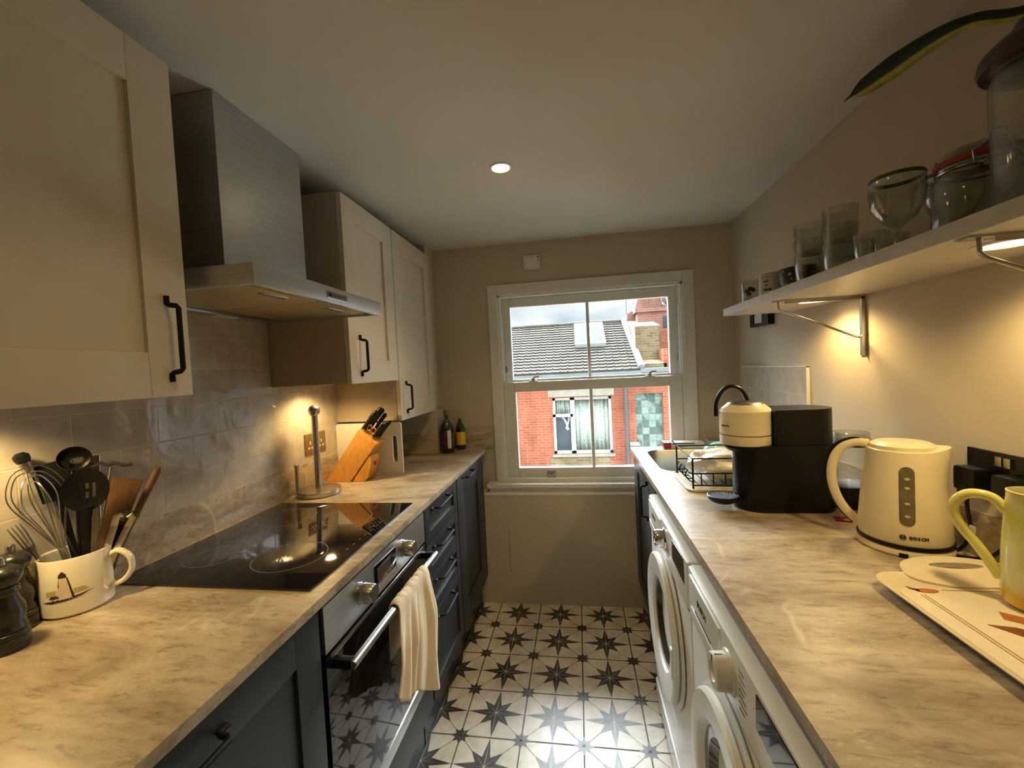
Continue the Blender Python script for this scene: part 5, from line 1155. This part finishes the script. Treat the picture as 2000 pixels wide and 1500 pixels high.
# ------------------------------------------------------------------ the house across the yard
def outside():
    Y = 8.5; w = World('brick_house', 'red brick terraced house with a tiled roof seen through the window', 'house', (0, Y + 1, -4))
    # wall with its two window openings
    b = BM(); y0, y1 = Y, Y + .3
    def seg(x0, x1, z0, z1, mi=0): box(b, (x0, y0, z0), (x1, y1, z1), 0, mi)
    seg(-6, -.523, -4, 1.0); seg(-.523, .645, -4, -.40); seg(-.523, .645, .74, 1.0); seg(.645, 1.10, -4, 1.0); seg(1.10, 1.62, -4, -.60); seg(1.10, 1.62, .765, 1.0); seg(1.62, 1.80, -4, 1.0)
    w.part('wall', b, m_brick, smooth=False)
    b = BM(); box(b, (-.60, Y - .02, -3.2), (.58, Y, -.455)); w.part('yellow_brick_panel', b, m_bricky, smooth=False)
    b = BM(); box(b, (-.60, Y - .02, .76), (.70, Y, 1.0)); w.part('lintel', b, m_conc, smooth=False)
    b = BM(); box(b, (-.56, Y - .05, -.45), (.68, Y, -.405)); w.part('sill', b, m_conc, smooth=False)
    b = BM(); box(b, (-6, Y - .03, 1.0), (1.2, Y + .3, 1.16)); w.part('fascia', b, m_lead, smooth=False)
    b = BM(); box(b, (-6, Y - .13, 1.13), (1.22, Y - .02, 1.22), .03); w.part('gutter', b, m_lead)
    # roof
    ex, rx = 1.20, 1.10; y_e, z_e, y_r, z_r = Y - .10, 1.235, 10.5, 2.36
    t = bmesh.new(); NR = 18; A = Vector((0, y_e, z_e)); B = Vector((0, y_r, z_r)); d = (B - A); n = Vector((0, -d.z, d.y)).normalized()
    prev = None
    for i in range(NR):
        f0, f1 = i / NR, (i + 1) / NR; pa = A + d * f0 + n * .035; pb = A + d * f1 + n * .006; xr0 = ex + (rx - ex) * f0
        v = [t.verts.new((-6, pa.y, pa.z)), t.verts.new((xr0, pa.y, pa.z)), t.verts.new((xr0 - .005, pb.y, pb.z)), t.verts.new((-6, pb.y, pb.z))]; t.faces.new(v)
        pc = A + d * f0; u = [t.verts.new((-6, pc.y, pc.z)), t.verts.new((xr0, pc.y, pc.z))]; t.faces.new((u[0], u[1], v[1], v[0]))
        for k in range(int((xr0 + 2.6) / .15)):               # rolls of the interlocking tiles
            x = -2.6 + k * .15 + (.0); q = [(x, pa), (x + .03, pa), (x + .03, pb), (x, pb)]
            a_, b_ = t.verts.new((x, pa.y, pa.z)), t.verts.new((x + .015, pa.y, pa.z) + Vector((0, 0, 0)) if False else (x + .02, (pa + n * .018).y, (pa + n * .018).z))
            c_, d_ = t.verts.new((x + .04, pa.y, pa.z)), t.verts.new((x, pb.y, pb.z)); e_, f_ = t.verts.new((x + .02, (pb + n * .018).y, (pb + n * .018).z)), t.verts.new((x + .04, pb.y, pb.z))
            t.faces.new((a_, b_, e_, d_)); t.faces.new((b_, c_, f_, e_)); t.faces.new((a_, c_, b_))
    # closing slab so that the roof has thickness
    b = BM(); merge(b, t); prism(b, [(y_e, z_e - .06), (y_r, z_r - .06), (y_r, z_r), (y_e, z_e)], -6, rx, 'x'); prism(b, [(y_r, z_r - .06), (y_r + 2.2, z_e - .06), (y_r + 2.2, z_e), (y_r, z_r)], -6, rx, 'x')
    w.part('roof', b, m_roof, smooth=False)
    b = BM(); tube(b, [(-6, y_r, z_r + .02), (rx, y_r, z_r + .02)], .06, 10); w.part('ridge_tiles', b, m_roof)
    b = BM(); prism(b, [(ex - .04, 0), (ex + .10, 0), (ex + .10, .06), (ex - .04, .06)], 0, 1, 'y')
    b.free(); b = BM(); tube(b, [(ex + .03, y_e, z_e + .05), (rx + .05, y_r, z_r + .06)], .06, 6, square=True); w.part('verge_flashing', b, m_lead)
    # roof light
    def onroof(x0, x1, f0, f1, h0, h1):
        bb = BM(); P0 = A + d * f0; P1 = A + d * f1; t = bmesh.new(); vs = []
        for h in (h0, h1): vs.append([t.verts.new(Vector((x, 0, 0)) + P + n * h) for x, P in ((x0, P0), (x1, P0), (x1, P1), (x0, P1))])
        t.faces.new(vs[0]); t.faces.new(vs[1])
        for i in range(4): t.faces.new((vs[0][i], vs[0][(i + 1) % 4], vs[1][(i + 1) % 4], vs[1][i]))
        return merge(bb, t)
    sk = w.part('roof_window', onroof(-.02, .64, .44, .92, .03, .12), m_upvc, smooth=False)
    w.part('roof_window_pane', onroof(.06, .27, .50, .88, .115, .128), m_skyp, sk, smooth=False); w.part('roof_window_pane', onroof(.35, .56, .50, .88, .115, .128), m_skyp, sk, smooth=False)
    # party wall and chimney stack
    b = BM(); prism(b, [(Y, 1.0), (Y + 4, 1.0), (Y + 4, 1.9), (10.5, 2.40), (Y + .55, 2.12), (Y + .5, 1.42), (Y, 1.34)], 1.22, 1.72, 'x'); w.part('party_wall', b, m_bricky, smooth=False)
    b = BM(); prism(b, [(1.22, 2.20), (1.22, 2.52), (1.40, 2.62), (1.55, 3.10), (1.95, 3.10), (2.02, 2.70), (2.30, 2.62), (2.30, 2.2)], 10.3, 10.9, 'y'); w.part('chimney_stack', b, m_brickp, smooth=False)
    for x in (1.65, 1.85):
        b = BM(); lathe(b, [(.10, 3.1), (.085, 3.3), (.10, 3.32), (.10, 3.38), (.07, 3.38), (.07, 3.12)], 20, Matrix.Translation((x, 10.6, 0))); w.part('chimney_pot', b, m_brick)
    b = BM(); box(b, (1.80, Y - .02, -4), (2.6, Y + 2.5, 1.0)); box(b, (1.66, Y + .0, 1.0), (2.6, Y + 2.5, 1.62)); box(b, (1.72, Y + .5, 1.62), (2.6, Y + 2.5, 2.0)); w.part('side_wing', b, m_brick, smooth=False)
    b = BM(); box(b, (1.40, Y + 1.4, 2.0), (2.6, Y + 2.6, 2.5)); box(b, (1.35, Y + 1.35, 2.5), (2.7, Y + 2.6, 2.58)); w.part('rear_dormer', b, m_brickp, smooth=False)
    b = BM(); box(b, (1.95, Y + 1.37, 2.14), (2.25, Y + 1.40, 2.38)); w.part('dormer_window', b, m_pane, smooth=False)
    b = BM(); box(b, (1.20, Y - .10, 1.17), (1.80, Y + .1, 1.26), .02); w.part('lead_flashing', b, m_lead)
    # window with net curtains
    fy0, fy1 = Y + .06, Y + .12; x0, x1, z0, z1 = -.523, .645, -.40, .74; t_ = .055; xm = -.12; zm = .375
    b = BM(); box(b, (x0, fy0, z0), (x0 + t_, fy1, z1)); box(b, (x1 - t_, fy0, z0), (x1, fy1, z1)); box(b, (x0, fy0, z0), (x1, fy1, z0 + t_)); box(b, (x0, fy0, z1 - t_), (x1, fy1, z1)); box(b, (xm - .05, fy0, z0), (xm + .04, fy1, z1)); box(b, (x0, fy0, zm - .03), (xm, fy1, zm + .03))
    fr = w.part('window_frame', b, m_upvc, smooth=False)
    b = BM(); box(b, (x0, fy1 + .02, z0), (xm, fy1 + .03, zm)); w.part('dark_pane', b, m_pane, fr, smooth=False)
    def curtain(xa, xb, za, zb, name):
        t = bmesh.new(); N = 60; rows = []
        for k in (0, 1):
            z = (zb, za)[k]; rows.append([t.verts.new((xa + (xb - xa) * i / N, fy1 + .10 + .018 * math.sin(i * .9) + .01 * math.sin(i * .37), z)) for i in range(N + 1)])
        for i in range(N): t.faces.new((rows[0][i], rows[0][i + 1], rows[1][i + 1], rows[1][i]))
        b = BM(); merge(b, t); o = w.part(name, b, m_lace, fr)
        md = o.modifiers.new('s', 'SOLIDIFY'); md.thickness = .004
    curtain(xm, x1, z0, z1, 'net_curtain'); curtain(x0, xm, zm, z1, 'net_curtain')
    b = BM(); tube(b, smooth_path([(-.36, fy1 + .012, zm), (-.28, fy1 + .012, zm - .12), (-.24, fy1 + .012, zm - .24)]), [.02] * 13, 8, w=.006, up=(0, 1, 0)); tube(b, smooth_path([(-.20, fy1 + .012, zm), (-.21, fy1 + .012, zm - .10), (-.25, fy1 + .012, zm - .25)]), [.018] * 13, 8, w=.006, up=(0, 1, 0)); tube(b, [(-.27, fy1 + .01, zm - .24), (-.22, fy1 + .01, zm - .30)], .03, 8, w=.008, up=(0, 1, 0)); w.part('knotted_curtain', b, m_upvc, fr)
    # glass block window
    b = BM(); box(b, (1.10, Y + .10, -.60), (1.62, Y + .16, .765)); gf = w.part('glass_block_window', b, m_upvc, smooth=False)
    random.seed(5)
    gm = [M_('glass_block_pale', ext(176, 200, 190), .25, amt=.15, scale=20), m_gblock, M_('glass_block_dark', ext(118, 140, 132), .25, amt=.15, scale=20)]
    for i in range(4):
        for j in range(10):
            xa = 1.107 + i * .128; za = .63 - j * .135; b = BM(); box(b, (xa, Y + .085, za), (xa + .120, Y + .105, za + .126), .006); w.part('glass_block', b, gm[(i + j + (random.random() < .2)) % 3], gf)
    b = BM(); tube(b, [(.915, Y - .07, 1.1), (.915, Y - .07, -4)], .035, 12); 
    for z in (.5, -.4, -1.3): cyl(b, (.915, Y - .07, z), (.915, Y - .07, z + .06), .045, 12)
    w.part('drainpipe', b, M_('grey_pipe', srgb(84, 88, 92), .5))
    b = BM(); box(b, (.96, Y - .16, -.225), (1.14, Y, -.19)); w.part('ledge', b, m_upvc, smooth=False)
    w2 = World('satellite_dish', 'small grey satellite dish on the chimney across the yard', 'satellite dish', (2.0, 10.2, 2.75))
    b = BM(); lathe(b, [(0, 0), (.08, .01), (.15, .04), (.15, .05), (.08, .02), (0, .01)], 24, Matrix.Translation((2.0, 10.15, 2.78)) @ Matrix.Rotation(1.2, 4, 'Y')); w2.part('dish', b, m_lead)
    b = BM(); tube(b, [(2.0, 10.18, 2.78), (1.93, 10.2, 2.62), (1.80, 10.28, 2.60)], .012, 8); w2.part('arm', b, M_('aerial_grey', srgb(110, 112, 116), .5))
    w3 = World('tv_aerial', 'thin television aerial mast beside the chimney across the yard', 'aerial', (1.22, 10.4, 2.5))
    b = BM(); cyl(b, (1.22, 10.4, 2.5), (1.22, 10.4, 3.1), .010, 8); cyl(b, (1.05, 10.4, 3.0), (1.4, 10.4, 3.05), .006, 8); w3.part('mast', b, M_('aerial_mast', srgb(110, 112, 116), .5))
    b = BM(); box(b, (-12, 2.9, -4.1), (12, 20, -4.0)); o = finish('yard_ground', b, M_('pale_paving', srgb(190, 186, 176), .9, amt=.1), smooth=False); o['kind'] = 'structure'
outside()
